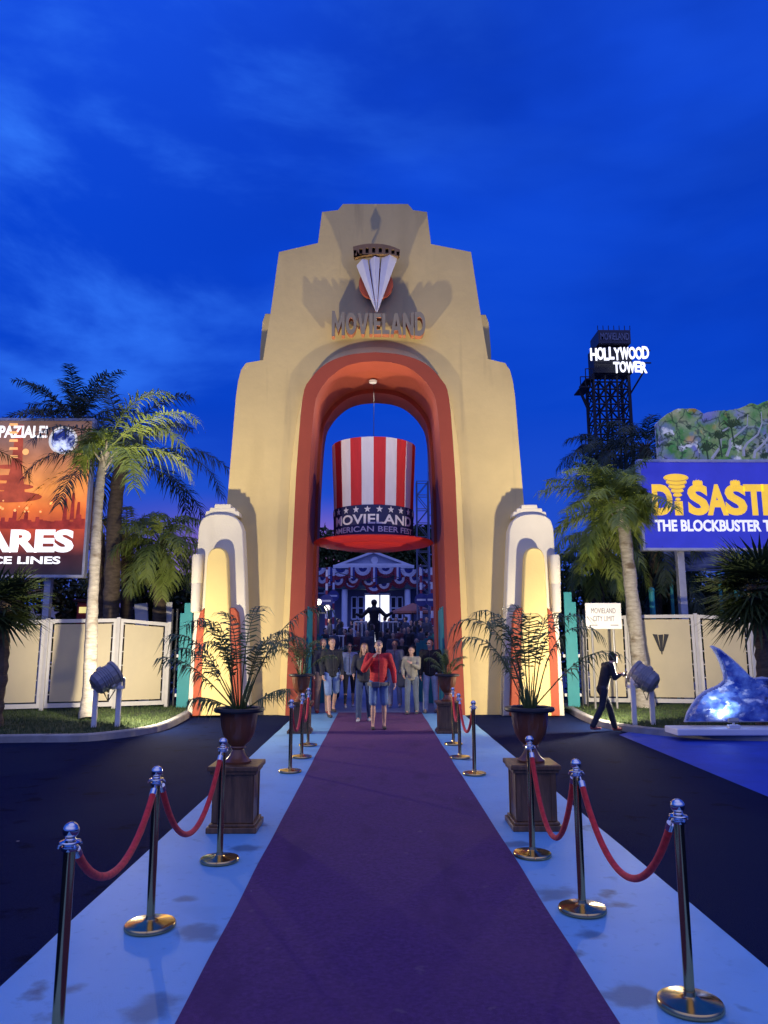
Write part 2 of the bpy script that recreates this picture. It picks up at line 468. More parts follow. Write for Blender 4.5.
# carpet: thin runner with slightly wavy edges
bm = BM()
rows = []
for i in range(121):
    y = -3 + i * (YA + 0.45 + 3) / 120
    wl = 0.010 * noise.noise(V((y * 0.9, 3, 0))); wr = 0.010 * noise.noise(V((y * 0.9, 9, 0)))
    rw = []
    for j in range(9):
        x = CX - 1.0 + wl + (2.0 + wr - wl) * j / 8
        rw.append(bm.verts.new((x, y, 0.012 + 0.003 * noise.noise(V((x * 1.5, y * 0.8, 0))))))
    rows.append(rw)
for a, b in zip(rows[:-1], rows[1:]):
    for j in range(8): bm.faces.new((a[j], a[j + 1], b[j + 1], b[j]))
bmesh.ops.recalc_face_normals(bm, faces=bm.faces)
ext = bmesh.ops.extrude_face_region(bm, geom=list(bm.faces))
bmesh.ops.translate(bm, vec=(0, 0, -0.007), verts=[e for e in ext['geom'] if isinstance(e, bmesh.types.BMVert)])
bmesh.ops.recalc_face_normals(bm, faces=bm.faces)
tag(obj('carpet', bm, carpet_m, smooth=True), 'long purple carpet runner leading through the gate', 'carpet')

# lawns with kerbs
def smooth_path(pts, n=6):
    out = []
    for i in range(len(pts) - 1):
        p0 = pts[max(i - 1, 0)]; p1 = pts[i]; p2 = pts[i + 1]; p3 = pts[min(i + 2, len(pts) - 1)]
        for k in range(n):
            t = k / n
            out.append(0.5 * ((2 * p1) + (p2 - p0) * t + (2 * p0 - 5 * p1 + 4 * p2 - p3) * t * t + (3 * p1 - p0 - 3 * p2 + p3) * t ** 3))
    out.append(pts[-1]); return out
kl = smooth_path([V((-30, 12.3, 0)), V((-14, 12.35, 0)), G(0, 742), G(50, 741.5), G(95, 740), G(151, 732), G(178, 721), G(191, 712)])
kr = smooth_path([G(566, 708), G(592, 722), G(628, 731), G(692, 737.5), G(768, 740.5), V((13, 12.5, 0)), V((30, 12.6, 0))])
def lawn(path, back):
    pts = [V((p.x, p.y, 0)) for p in path] + back
    struct('lawn', sheet(pts, 0.10), soil_m)
    bm = BM()
    rows = []
    for i, p in enumerate(path):
        t = (path[min(i + 1, len(path) - 1)] - path[max(i - 1, 0)]).normalized()
        nrm = V((t.y, -t.x, 0))        # towards the road
        rows.append([bm.verts.new(p + nrm * a + V((0, 0, z))) for a, z in ((-0.02, 0.0), (-0.02, 0.125), (0.10, 0.125), (0.12, 0.105), (0.13, 0.0))])
    for a, b in zip(rows[:-1], rows[1:]):
        for k in range(4): bm.faces.new((a[k], a[k + 1], b[k + 1], b[k]))
    bmesh.ops.recalc_face_normals(bm, faces=bm.faces)
    struct('kerb', bm, kerb_m)
    return pts
backl = [V((-4.4, 17.3, 0)), V((-4.4, 21, 0)), V((-30, 21, 0))]
backr = [V((30, 21, 0)), V((4.6, 21, 0)), V((4.6, 17.6, 0))]
pl_ = lawn(kl, backl); pr_ = lawn(kr, backr)
def inside(p, poly):
    c = False
    for i in range(len(poly)):
        a, b = poly[i], poly[i - 1]
        if (a.y > p[1]) != (b.y > p[1]) and p[0] < (b.x - a.x) * (p[1] - a.y) / (b.y - a.y) + a.x: c = not c
    return c
for poly, xr in ((pl_, (-11, -4.3)), (pr_, (4.4, 11))):
    bm = BM()
    for _ in range(15000):
        x = random.uniform(*xr); y = random.uniform(12.3, 19.3)
        if not inside((x, y), poly): continue
        if noise.noise(V((x * 1.5, y * 1.5, 2))) < -0.35 and random.random() < .7: continue
        h = random.uniform(0.03, 0.075); a = random.uniform(0, 2 * PI); w = 0.008
        lx, ly = random.gauss(0, .02), random.gauss(0, .02)
        bm.faces.new((bm.verts.new((x + w * math.cos(a), y + w * math.sin(a), 0.10)), bm.verts.new((x - w * math.cos(a), y - w * math.sin(a), 0.10)), bm.verts.new((x + lx, y + ly, 0.10 + h))))
    tag(obj('grass', bm, grass_m), kind='stuff')
# the blue painted area by the shark fin
q = [G(619, 735), G(768, 797), V((13, 8.2, 0)), V((13, 12.35, 0))] + [V((p.x, p.y - 0.13, 0)) for p in reversed(kr[12:-7])]
struct('painted_ground', sheet(q, 0.004), blue_ground)

# ------------------------------------------------------------------ the gate
gate = thing('entrance_gate', 'tall stepped cream gate with a red lined arch and lettered emblem', 'gate', (P(375.5, 641, YA).x, YA, 0))
def PP(lst, Y): return [(P(a, b, Y).x, P(a, b, Y).z) for a, b in lst]
outer = PP([(213, 712), (220, 610), (227, 505), (236, 396), (238, 382), (241, 370), (246, 363), (263, 360), (271, 310), (279, 252), (318, 243), (322, 212), (338, 210), (343, 204),
            (408, 204), (413, 210), (427, 212), (431, 244), (471, 252), (480, 310), (488, 359), (505, 363), (510, 370), (513, 382), (515, 396), (524, 505), (531, 610), (538, 712)], YA)
outer[0] = (outer[0][0], 0.0); outer[-1] = (outer[-1][0], 0.0)
def arch_outline(lst, Y):
    """left half of an opening from the foot to the apex -> mirrored closed outline"""
    l = PP(lst, Y); xc = P(375.7, 500, Y).x
    l[0] = (l[0][0], -0.02)
    r = [(2 * xc - x, z) for x, z in reversed(l[:-1])]
    return l + r
def spl(lst, n=4):
    """round an outline given as pixels"""
    q = smooth_path([V((a, b, 0)) for a, b in lst], n)
    return [(p.x, p.y) for p in q]
oc = arch_outline([(278, 713), (284, 600)] + spl([(290, 480), (296, 425), (308, 384), (331, 358), (352, 349), (375.7, 346.5)]), YA)
od = arch_outline([(286, 713), (291, 600)] + spl([(296.5, 480), (303, 401), (312, 380), (328, 365), (350, 357), (375.7, 354.5)]), YA)
oe = arch_outline([(302, 713), (306, 600)] + spl([(310, 480), (315, 412), (323, 390), (339, 374), (356, 367), (375.7, 365)]), YA + .1)
def band(bm, a, ya, b, yb, mi=0):
    va = [bm.verts.new((x, ya, z)) for x, z in a]; vb = [bm.verts.new((x, yb, z)) for x, z in b]
    for i in range(len(a) - 1):
        bm.faces.new((va[i], va[i + 1], vb[i + 1], vb[i])).material_index = mi
def flip_out(bm): bmesh.ops.recalc_face_normals(bm, faces=bm.faces)
YB = 20.55
bm = plate([outer, oc], YA, YB)
obj('facade', bm, stucco, gate, world=True)
bm = BM(); band(bm, oc, YA + .004, od, YA - 0.16); flip_out(bm)
obj('arch_moulding', bm, stucco, gate, world=True)
od2 = od
bm = plate([od2, oe], YA - 0.16, YA + 0.5)
obj('arch_surround', bm, red_p, gate, world=True)
bm = BM(); band(bm, oe, YA + 0.49, oe, YB + 0.12)
# a second, smaller ring at the back of the tunnel
for f in bm.faces: pass
obj('arch_tunnel', bm, orange_p, gate, world=True)
xc_ = P(375.7, 500, YA).x
of = [(xc_ + (x - xc_) * 0.955, z if i in (0, len(oe) - 1) else z * 0.985) for i, (x, z) in enumerate(oe)]
bm = plate([[(xc_ + (x - xc_) * 1.06, z if z < 0.1 else z + .12) for x, z in oe], of], YB - 0.75, YB + 0.14)
obj('inner_ring', bm, red_p, gate, world=True)
# rounded buttresses that show at the sides
for s in (-1, 1):
    bm = BM()
    a = P(263 if s < 0 else 488, 360, YA + 1.0)
    x0 = a.x; z0 = P(263, 372, YA + 1).z; z1 = P(263, 322, YA + 1).z
    pr = [(x0 - s * .6, z0), (x0 - s * .0, z0), (x0 - s * .0, z0 + .45), (x0 - s * .04, z1 - .22), (x0 - s * .11, z1), (x0 - s * .6, z1)]
    add_plate(bm, [pr], YA + .45, YA + 1.9, 0.03)
    obj('buttress', bm, stucco, gate, world=True)
# soffit lamp
bm = BM(); q = P(373, 384, 19.2); zt = P(375, 365, YA).z
lathe(bm, [(0.02, 0.0), (0.10, 0.02), (0.11, 0.08), (0.05, 0.10)], 14, (q.x, 19.0, zt - 0.10))
obj('soffit_lamp', bm, white_paint, gate, world=True)
ld = bpy.data.lights.new('soffit_light', 'SPOT'); ld.energy = 130; ld.color = (1, .9, .75); ld.spot_size = math.radians(150); ld.spot_blend = .6; ld.shadow_soft_size = .06
lo_ = bpy.data.objects.new('soffit_light', ld); C.objects.link(lo_); lo_.parent = gate; lo_.location = V((q.x, 18.95, zt - .16)) - gate.location; lo_.rotation_euler = (-.35, 0, 0)

# lettering: grey faces with red sides
def faces_by_front(bm, thr=0.6):
    bm.normal_update()
    for f in bm.faces: f.material_index = 0 if abs(f.normal.y) > thr and f.calc_center_median().y < 1e9 and f.normal.y < 0 else 1
face_m = M('letter_face', (0.30, 0.255, 0.17), 0.5, m=0.1, var=0.08)
edge_m = M('letter_edge', (0.40, 0.14, 0.07), 0.6)
a = P(332, 338, YA - .2); b = P(425, 314, YA - .2)
GL = {'M': (1.25, [[(0, 0), (0, 1), (.22, 1), (.5, .48), (.78, 1), (1, 1), (1, 0), (.77, 0), (.77, .58), (.5, .12), (.23, .58), (.23, 0)]]),
      'O': (1.05, [circ(.5, .5, .5, 28), circ(.5, .5, .235, 24, .27)]), 'V': (1.05, [[(0, 1), (.28, 1), (.5, .34), (.72, 1), (1, 1), (.64, 0), (.36, 0)]]),
      'I': (.32, [[(0, 0), (0, 1), (1, 1), (1, 0)]]), 'E': (.74, [[(0, 0), (0, 1), (1, 1), (1, .8), (.4, .8), (.4, .6), (.86, .6), (.86, .4), (.4, .4), (.4, .2), (1, .2), (1, 0)]]),
      'L': (.70, [[(0, 0), (0, 1), (.42, 1), (.42, .2), (1, .2), (1, 0)]]), 'A': (1.1, [[(0, 0), (.36, 1), (.64, 1), (1, 0), (.73, 0), (.66, .19), (.34, .19), (.27, 0)], [(.41, .38), (.59, .38), (.5, .70)]]),
      'N': (1.05, [[(0, 0), (0, 1), (.25, 1), (.74, .42), (.74, 1), (1, 1), (1, 0), (.76, 0), (.26, .58), (.26, 0)]]),
      'D': (1.05, [[(0, 0), (0, 1), (.42, 1)] + [(.42 + .58 * math.sin(PI * k / 14), .5 + .5 * math.cos(PI * k / 14)) for k in range(1, 14)] + [(.42, 0)], [(.26, .22), (.26, .78), (.42, .78)] + [(.42 + .32 * math.sin(PI * k / 10), .5 + .28 * math.cos(PI * k / 10)) for k in range(1, 10)] + [(.42, .22)]])}
word = 'MOVIELAND'; gap = .10
tot = sum(GL[c_][0] for c_ in word) + gap * (len(word) - 1)
xm = (a.x + b.x) / 2; hw = (b.x - a.x) / 2; zm = (a.z + b.z) / 2; hh = (b.z - a.z) / 2
x = a.x
for c_ in word:
    w_ = GL[c_][0] / tot * 2 * hw
    cts = []
    for ct in GL[c_][1]:
        o_ = []
        for u_, v_ in ct:
            xx = x + u_ * w_; k = abs((xx - xm) / hw)
            o_.append((xx, zm + hh * (2 * v_ - 1) * (.84 + .20 * k ** 2)))
        cts.append(o_)
    bm = BM(); add_plate(bm, cts, YA - .34, YA - .13)
    bm.normal_update()
    for f in bm.faces: f.material_index = 0 if abs(f.normal.y) > .6 else 1
    add_plate(bm, [circ(x + w_ * .5 if c_ in 'IE' else x + w_ * .14, zm, .02, 6)], YA - .131, YA + .02, mi=1)
    obj('letter', bm, [face_m, edge_m], gate, world=True)
    x += w_ + gap / tot * 2 * hw
# emblem: red disc, three white blades, film strip
YE = YA - .42
bm = BM(); c = P(376, 284, YE + .2)
add_plate(bm, [circ(c.x, c.z, 0.44, 36)], YE + .18, YE + .28, 0.01)
tube(bm, [(c.x, YE + .27, c.z), (c.x, YA + .05, c.z)], .06, 8)
emb = obj('emblem', bm, red_p, gate, world=True)
blade_m = M('blade_paint', (0.66, 0.66, 0.74), 0.45, var=0.04)
tip = (P(377, 311, YE).x, P(377, 311, YE).z)
for (l, m_, r) in (((356.5, 263.5), (362, 259.5), (367.5, 258)), ((369, 258), (374.5, 256.5), (380, 256)), ((381.5, 256), (390, 255), (397.5, 255.5))):
    bm = BM()
    L_, M__, R_ = (P(q[0], q[1], YE) for q in (l, m_, r))
    vs = [bm.verts.new((L_.x, YE + .10, L_.z)), bm.verts.new((M__.x, YE - .02, M__.z)), bm.verts.new((R_.x, YE + .08, R_.z)), bm.verts.new((tip[0] + (L_.x - tip[0]) * .03, YE + .06, tip[1]))]
    bk_ = [bm.verts.new(v.co + V((0, .07, 0))) for v in vs]
    bm.faces.new((vs[0], vs[3], vs[1])); bm.faces.new((vs[1], vs[3], vs[2]))
    bm.faces.new((bk_[0], bk_[1], bk_[3])); bm.faces.new((bk_[1], bk_[2], bk_[3]))
    for i, j in ((0, 1), (1, 2), (2, 3), (3, 0)): bm.faces.new((vs[i], vs[j], bk_[j], bk_[i]))
    flip_out(bm)
    obj('blade', bm, blade_m, emb, world=True)
bm = BM()
film_m = M('film_strip', (0.22, 0.13, 0.06), 0.5, m=0.2, var=0.15)
top = spl([(353, 247), (364, 244.5), (377, 244), (390, 246), (400, 250)], 3)
bot = spl([(354.5, 258), (365, 255.5), (377, 254.5), (389, 255), (398.5, 257)], 3)
holes = []
for k in range(8):
    u = (k + .5) / 8; i = u * (len(top) - 1); i0 = int(i); f_ = i - i0
    tx = top[i0][0] * (1 - f_) + top[i0 + 1][0] * f_; ty = top[i0][1] * (1 - f_) + top[i0 + 1][1] * f_
    by = bot[i0][1] * (1 - f_) + bot[i0 + 1][1] * f_
    y0_ = ty + (by - ty) * .38; y1_ = ty + (by - ty) * .86
    holes.append(PP([(tx - 1.6, y0_), (tx + 1.6, y0_), (tx + 1.6, y1_), (tx - 1.6, y1_)], YE))
add_plate(bm, [PP(top + list(reversed(bot)), YE)] + holes, YE - .02, YE + .10)
add_plate(bm, [PP(top + list(reversed(bot)), YE)], YE + .105, YE + .13)
obj('film_strip', bm, film_m, emb, world=True)

# side pilasters
def mir(l, s): return l if s < 0 else [(752 - a, b) for a, b in l]
for s in (-1, 1):
    body = mir([(187, 716), (192, 640), (197.5, 545)] + spl([(198.5, 528), (202, 519), (210, 514.5), (220, 513.5), (231, 515), (239, 520), (243, 530)], 3) + [(244.5, 560), (249.5, 716)], s)
    bm = plate([[(x, max(z, 0)) for x, z in PP(body, 17.5)]], 17.5, YA + .5, 0.03)
    pil = obj('pilaster', bm, stucco_w, gate, world=True)
    for (h0, h1, w) in ((515.5, 510.5, 17.5), (511, 507, 13.5), (507.5, 503.5, 8.5)):
        bm = BM(); xa = P(376 + s * (376 - 222), 510, 17.5).x
        w_ = w / 740 * 17.5
        z0, z1 = P(222, h0, 17.5).z, P(222, h1, 17.5).z
        pr = [(xa - w_, z0), (xa + w_, z0), (xa + w_ * .96, z1 - .02), (xa + w_ * .9, z1), (xa - w_ * .9, z1), (xa - w_ * .96, z1 - .02)]
        add_plate(bm, [pr], 17.56, YA + .3, 0.015)
        obj('cap', bm, stucco_w, pil, world=True)
    pan = mir([(200, 716), (203, 640), (206.5, 566)] + spl([(207.5, 556), (210.5, 550), (215, 547.5), (221, 547.5), (225.5, 551), (227.5, 558)], 3) + [(228, 570), (232.5, 716)], s)
    bm = plate([[(x, max(z, 0)) for x, z in PP(pan, 17.26)]], 17.26, 17.51, 0.04)
    obj('panel', bm, stucco_y, pil, world=True)
    for xs_ in ([(192, 716), (194.5, 650), (197.5, 622), (200, 612), (204, 608), (204.5, 640), (201, 716)], [(232, 716), (229.8, 650), (229, 608), (234, 607.5), (237.5, 612), (239, 622), (240, 660), (241.5, 716)]):
        bm = plate([[(x, max(z, 0)) for x, z in PP(mir(xs_, s), 17.32)]], 17.32, 17.52, 0.02)
        obj('fin', bm, orange_p, pil, world=True)
    bm = BM(); xa = P(376 + s * (376 - 193.5), 590, 17.15).x
    z0, z1 = P(0, 612, 17.15).z, P(0, 553, 17.15).z
    zm_ = (z0 + z1) / 2
    lathe(bm, [(0.09, z0), (0.115, z0 + .03), (0.125, zm_ - .01), (0.12, zm_), (0.128, zm_ + .01), (0.135, z1 - .05), (0.12, z1)], 20, (xa, 17.45, 0))
    obj('side_tube', bm, stucco_w, pil, world=True, smooth=True)
# teal boards on both sides inside the arch
for s in (-1, 1):
    for k, (ya, yb, off, h) in enumerate(((YA + .55, YB - .8, .02, 2.55), (YB + .2, YB + 1.2, .02, 1.9))):
        bm = BM()
        x_in = xc_ + s * (abs(oe[0][0] - xc_) - off)
        if k == 0:
            for j in range(4):
                y0 = ya + (yb - ya) * j / 4
                x0, x1 = sorted((x_in, x_in - s * .05))
                bx(bm, x0, x1, y0 + .006, y0 + (yb - ya) / 4 - .006, 0.01, h - .05 * (j % 2), .01)
        else:
            for j in range(5):
                y0 = ya + .2 * j; xo = x_in - s * (.05 + .10 * j)
                bx(bm, xo - .09, xo + .09, y0, y0 + .05, 0.02, h - .06 * j, .01)
        obj('gate_leaf', bm, teal_p, gate, world=True)

# teal fence boards outside the pilasters
for s, (x0, x1, t, nm) in ((-1, (178.5, 191, 603, 'left of the gate, between it and the long beige fence')), (1, (566, 578, 592, 'right of the gate, behind the boy and the town limit sign'))):
    Y = 18.7
    a = P(x0, 650, Y).x; b = P(x1, 650, Y).x; z1 = P(x0, t, Y).z
    o = thing('fence_board', 'stepped turquoise fence board ' + ('beside the pilaster left of the carpet' if s < 0 else 'beside the pilaster right of the carpet'), 'fence', ((a + b) / 2, Y, 0))
    bm = BM(); bx(bm, a, b, Y, Y + .06, 0.02, z1 - .25, .01); bx(bm, a + .10 if s < 0 else a, b if s < 0 else b - .10, Y - .003, Y + .055, z1 - .26, z1, .01)
    obj('board', bm, teal_p, o, world=True)
    bm = BM(); bx(bm, a - .06, b + .06, Y + .061, Y + .11, .35, .43, .005); bx(bm, a - .06, b + .06, Y + .061, Y + .11, 1.3, 1.38, .005)
    obj('rail', bm, white_paint, o, world=True)
    bm = BM()
    for j in range(2):
        xx = a - .22 + .12 * j if s < 0 else b + .10 + .12 * j
        bx(bm, xx - .02, xx + .02, Y + .1, Y + .14, 0, 2.5, .005)
    obj('post', bm, dark_metal, o, world=True)

# ------------------------------------------------------------------ hanging hat
HY = 19.15
hc = P(373.5, 545, HY)
hat = thing('hanging_hat', 'giant red and white striped top hat with starry blue band hung in the arch', 'hat', (hc.x, HY, hc.z))
HF = HY - 1.06; zt = P(373, 437.0, HF).z - hc.z; zb = P(373, 504.5, HF).z - hc.z; z0 = P(373, 540.0, HF).z - hc.z
pxm = HY / 740 * 1.015
def hr(z):                                         # crown radius
    u = max(0.0, (z - z0) / (zt - z0))
    return (39.0 + 3.2 * u ** 1.5) * pxm
hat_w = M('white_fabric', (0.74, 0.70, 0.72), 0.7, var=0.05, scale=3, bump=0.25, bscale=3, stretch=(3, 3, .6))
hat_r = M('red_fabric', (0.58, 0.022, 0.025), 0.7, var=0.1, scale=3, bump=0.25, bscale=3, stretch=(3, 3, .6))
hat_n = M('navy_fabric', (0.012, 0.016, 0.085), 0.6, var=0.1, scale=3)
hat_o = M('brim_red', (0.75, 0.035, 0.022), 0.55, var=0.06, scale=3)
bm = BM()
SEG = 88; rows = []
for i in range(15):
    z = z0 + (zt - z0) * i / 14
    rows.append([bm.verts.new((hr(z) * (1 + .004 * math.sin(k * 2.1 + i * .5)) * math.sin(2 * PI * k / SEG), -hr(z) * math.cos(2 * PI * k / SEG), z)) for k in range(SEG)])
for a, b in zip(rows[:-1], rows[1:]):
    for k in range(SEG):
        f = bm.faces.new((a[k], a[(k + 1) % SEG], b[(k + 1) % SEG], b[k])); f.material_index = (k // 4) % 2
ct = bm.verts.new((0, 0, zt + .03))
for k in range(SEG): bm.faces.new((rows[-1][k], rows[-1][(k + 1) % SEG], ct)).material_index = 1
obj('crown', bm, [hat_r, hat_w], hat, smooth=True)
bm = BM()
rows = [[bm.verts.new(((hr(z) + .012) * math.sin(2 * PI * k / SEG), -(hr(z) + .012) * math.cos(2 * PI * k / SEG), z)) for k in range(SEG)] for z in [z0 + (zb - z0) * i / 5 for i in range(6)]]
for a, b in zip(rows[:-1], rows[1:]):
    for k in range(SEG): bm.faces.new((a[k], a[(k + 1) % SEG], b[(k + 1) % SEG], b[k]))
bd = obj('band', bm, hat_n, hat, smooth=True)
def wrap(bm, r_off):
    bmesh.ops.subdivide_edges(bm, edges=[e for e in bm.edges if e.calc_length() > .12], cuts=2)
    for v in bm.verts:
        r = hr(v.co.z) + r_off - v.co.y
        th = v.co.x / hr(zb)
        v.co = V((r * math.sin(th), -r * math.cos(th), v.co.z))
bh = zb - z0
bm = BM()
for k in range(22):
    x = (k + .5 - 11) * 2 * PI * hr(zb) / 22
    add_plate(bm, [star(x, zb - .125 * bh, .10 * bh)], -.004, .004)
    add_plate(bm, [star(x, z0 + .06 * bh, .085 * bh)], -.004, .004)
wrap(bm, .017); obj('stars', bm, hat_w, bd)
rr = hr(zb)
for s_, za, zc, wd, bo in (('MOVIELAND', .46, .74, 1.14, .02), ('AMERICAN BEER FEST', .24, .40, 1.20, .012)):
    bm = text_bm(s_, -wd * rr, wd * rr, z0 + za * bh, z0 + zc * bh, -.004, .004, bold=bo)
    wrap(bm, .017); obj('lettering', bm, hat_w, bd)
bm = BM()
rb = 59.5 * pxm
lathe(bm, [(hr(z0) - .03, z0 - .03), (rb * .80, z0 - .02), (rb * .96, z0 + .02), (rb, z0 + .05), (rb * .985, z0 + .08), (rb * .9, z0 + .06), (hr(z0) + .02, z0 + .05)], 56, close=False)
lathe(bm, [(0, z0 - .09), (hr(z0) * .85, z0 - .09), (hr(z0), z0 - .03)], 56, close=False)
obj('brim', bm, hat_o, hat, smooth=True)
bm = BM()
tube(bm, [(0, 0, zt), (0, 0, zt + .12)], .035, 8); tube(bm, [(0, 0, zt + .1), (0, 0, P(373, 368, HY).z - hc.z)], .008, 5)
obj('cable', bm, dark_metal, hat)

# ------------------------------------------------------------------ floodlights on the lawns
def floodlight(px, py, aim, label, rz):
    g = G(px, py, 0.10)
    t = thing('floodlight', label, 'floodlight', (g.x, g.y, 0.10))
    c = V((0, 0, 0.93)); d = (V(aim) - (V(g) + V((0, 0, .98)))).normalized()
    yw = V((d.x, d.y, 0)).normalized(); side = V((yw.y, -yw.x, 0))
    side = V((1, 0, 0))
    for s in (-1, 1):
        bm = BM(); q = side * (.20 * s)
        bx(bm, q.x - .045, q.x + .045, q.y - .03 + .06 * s, q.y + .03 + .06 * s, 0, 0.92 if s < 0 else .86, .008)
        obj('leg', bm, white_paint, t)
    bm = BM(); bx(bm, -.30, .30, -.05, .05, .70, .76, .008); obj('crossbar', bm, white_paint, t)
    rot = V((0, 0, 1)).rotation_difference(d).to_matrix().to_4x4()
    mt = Matrix.Translation(c) @ rot @ Matrix.Scale(.88, 4)
    bm = BM()
    lathe(bm, [(.0, -.36), (.17, -.36), (.235, -.30), (.25, -.18), (.25, .12), (.275, .14), (.275, .20), (.25, .205), (.245, .10)], 14, mat=mt, close=False)
    for k in range(5):
        lathe(bm, [(.25, -.20 + .05 * k), (.262, -.195 + .05 * k), (.262, -.185 + .05 * k), (.25, -.18 + .05 * k)], 14, mat=mt, close=False)
    hs = obj('housing', bm, lamp_m, t)
    bm = BM(); lathe(bm, [(0, .115), (.243, .115)], 14, mat=mt, close=False); obj('lens', bm, glow_w, t)
    bm = BM()
    for s in (-1, 1):
        tube(bm, [mt @ V((.30 * s, 0, -.05)), mt @ V((.25 * s, 0, -.05))], .06, 12)
    tube(bm, [c + side * .30 + V((0, 0, -.02)), c + side * .30 + V((0, 0, -.22))], .025, 6); tube(bm, [c - side * .30 + V((0, 0, -.02)), c - side * .30 + V((0, 0, -.22))], .025, 6)
    obj('bracket', bm, grey_metal, t)
    bm = BM(); tube(bm, [mt @ V((0, 0, -.36)), c + V((-.02, -.12, -.30)), c + V((.05, -.1, -.45)), c + V((.15, -.02, -.24))], .012, 5)
    obj('power_cable', bm, dark_metal, t)
    xs = -1 if g.x < 0 else 1
    src = c + d * .24
    ld = bpy.data.lights.new('flood', 'SPOT'); ld.energy = FLOOD_W; ld.color = FLOOD_COL
    ld.spot_size = math.radians(84); ld.spot_blend = 1.0; ld.shadow_soft_size = 0.16
    lo_ = bpy.data.objects.new('flood_beam', ld); C.objects.link(lo_); lo_.parent = t
    dd = (V((.4 * xs, 15.6, 16.5)) - (V((g.x, g.y, .10)) + src)).normalized()
    lo_.matrix_local = Matrix.Translation(src) @ V((0, 0, -1)).rotation_difference(dd).to_matrix().to_4x4()
    ld = bpy.data.lights.new('flood', 'POINT'); ld.energy = FLOOD_W * .28; ld.color = FLOOD_COL; ld.shadow_soft_size = 0.08
    lo_ = bpy.data.objects.new('flood_spill', ld); C.objects.link(lo_); lo_.parent = t; lo_.location = src
    return t
lamp_m = M('lamp_housing', (0.22, 0.225, 0.25), 0.42, m=0.2, var=0.1)
floodlight(105.5, 727, (-1.0, YA, 4.4), 'grey barrel floodlight on white legs beside the pale palm trunk on the left lawn', 0)
floodlight(644, 725, (1.0, YA, 4.4), 'grey barrel floodlight on white legs by the boy on the right lawn', 0)
# ------------------------------------------------------------------ long fences of framed panels
fence_m = M('frosted_panel', (0.62, 0.53, 0.32), 0.55, var=0.06, scale=0.8, bump=0.06, bscale=6)
mixin(fence_m, noise_mask(fence_m, 0.9, 0.50, 0.85, stretch=(1, 1, .5), detail=7), (0.47, 0.41, 0.27))
fence_fr = M('fence_frame', (0.62, 0.60, 0.55), 0.5, var=0.06)
def fence(lst, label, logo=None):
    """lst: points (x, y, top z) along the fence; one framed panel between each two"""
    mid = lst[len(lst) // 2]
    t = thing('panel_fence', label, 'fence', (mid[0], mid[1], 0.1))
    for (xa, ya, za), (xb, yb, zb_) in zip(lst[:-1], lst[1:]):
        A = V((xa, ya, 0)); B = V((xb, yb, 0)); L_ = (B - A).length; u = (B - A) / L_; nrm = V((u.y, -u.x, 0))
        if nrm.y > 0: nrm = -nrm
        def top(s): return za + (zb_ - za) * s + 0.0
        zf = 0.16
        def box(bm, s0, s1, z0f, z1f, d0, d1):
            vs = []
            for d in (d0, d1):
                for s, top_ in ((s0, 0), (s1, 0), (s1, 1), (s0, 1)):
                    z = (z1f if top_ else z0f)(s / L_)
                    vs.append(bm.verts.new(A + u * s + nrm * d + V((0, 0, z))))
            for f in ((0, 1, 2, 3), (7, 6, 5, 4), (0, 4, 5, 1), (1, 5, 6, 2), (2, 6, 7, 3), (3, 7, 4, 0)): bm.faces.new([vs[i] for i in f])
            bmesh.ops.recalc_face_normals(bm, faces=bm.faces)
        bm = BM()
        c_ = lambda k: (lambda s: k)
        box(bm, .05, .115, c_(zf), top, -.03, .03); box(bm, L_ - .115, L_ - .05, c_(zf), top, -.03, .03)
        box(bm, .116, L_ - .116, lambda s: top(s) - .085, top, -.028, .028); box(bm, .116, L_ - .116, c_(zf), c_(zf + .10), -.028, .028)
        for k in range(6):                       # clips between frame and sheet
            zz = .45 + k * .33
            for s in (.12, L_ - .16): box(bm, s, s + .04, c_(zz), c_(zz + .025), -.01, .01)
        fr = obj('frame', bm, fence_fr, t, world=True)
        bm = BM(); box(bm, .155, L_ - .155, c_(zf + .135), lambda s: top(s) - .12, -.012, .012)
        obj('panel', bm, fence_m, fr, world=True)
        if logo is not None and logo(xa, xb):
            c = A + u * L_ * .47 + nrm * .016
            bm = BM(); zc = 1.62; w = .40
            for k, (l0, l1, b0) in enumerate(((-.20, -.085, -.03), (-.06, .06, 0.0), (.085, .20, .03))):
                p_ = [c + u * l0 + V((0, 0, zc + .24 + (.02 if k != 1 else 0))), c + u * l1 + V((0, 0, zc + .25)), c + u * (b0 + .012) + V((0, 0, zc - .26 + .08 * abs(k - 1))), c + u * (b0 - .012) + V((0, 0, zc - .25 + .08 * abs(k - 1)))]
                fs = [bm.verts.new(q) for q in p_]; bk = [bm.verts.new(q + nrm * .012) for q in p_]
                bm.faces.new(fs); bm.faces.new(list(reversed(bk)))
                for i in range(4): bm.faces.new((fs[i], fs[(i + 1) % 4], bk[(i + 1) % 4], bk[i]))
            bmesh.ops.recalc_face_normals(bm, faces=bm.faces)
            obj('emblem', bm, dark_metal, fr, world=True)
    for (x, y, z) in lst:
        bm = BM(); bx(bm, x - .045, x + .045, y - .03, y + .03, .08, z + .03, .008)
        obj('post', bm, fence_fr, t, world=True)
fl = []
for px, top, Y in ((-170, 634, 16.3), (-98, 627, 16.9), (-25, 623, 17.4), (48, 619.5, 17.9), (119, 618.5, 18.4), (170, 623, 18.9)):
    q = P(px, top, Y); fl.append((q.x, q.y, q.z))
fence(fl, 'long white framed fence of beige panels behind the left lawn')
fr_ = []
for px, top, Y in ((581, 621, 19.6), (628, 615, 19.4), (695, 614.5, 19.1), (750, 618, 18.6), (822, 624, 18.1), (900, 632, 17.6)):
    q = P(px, top, Y); fr_.append((q.x, q.y, q.z))
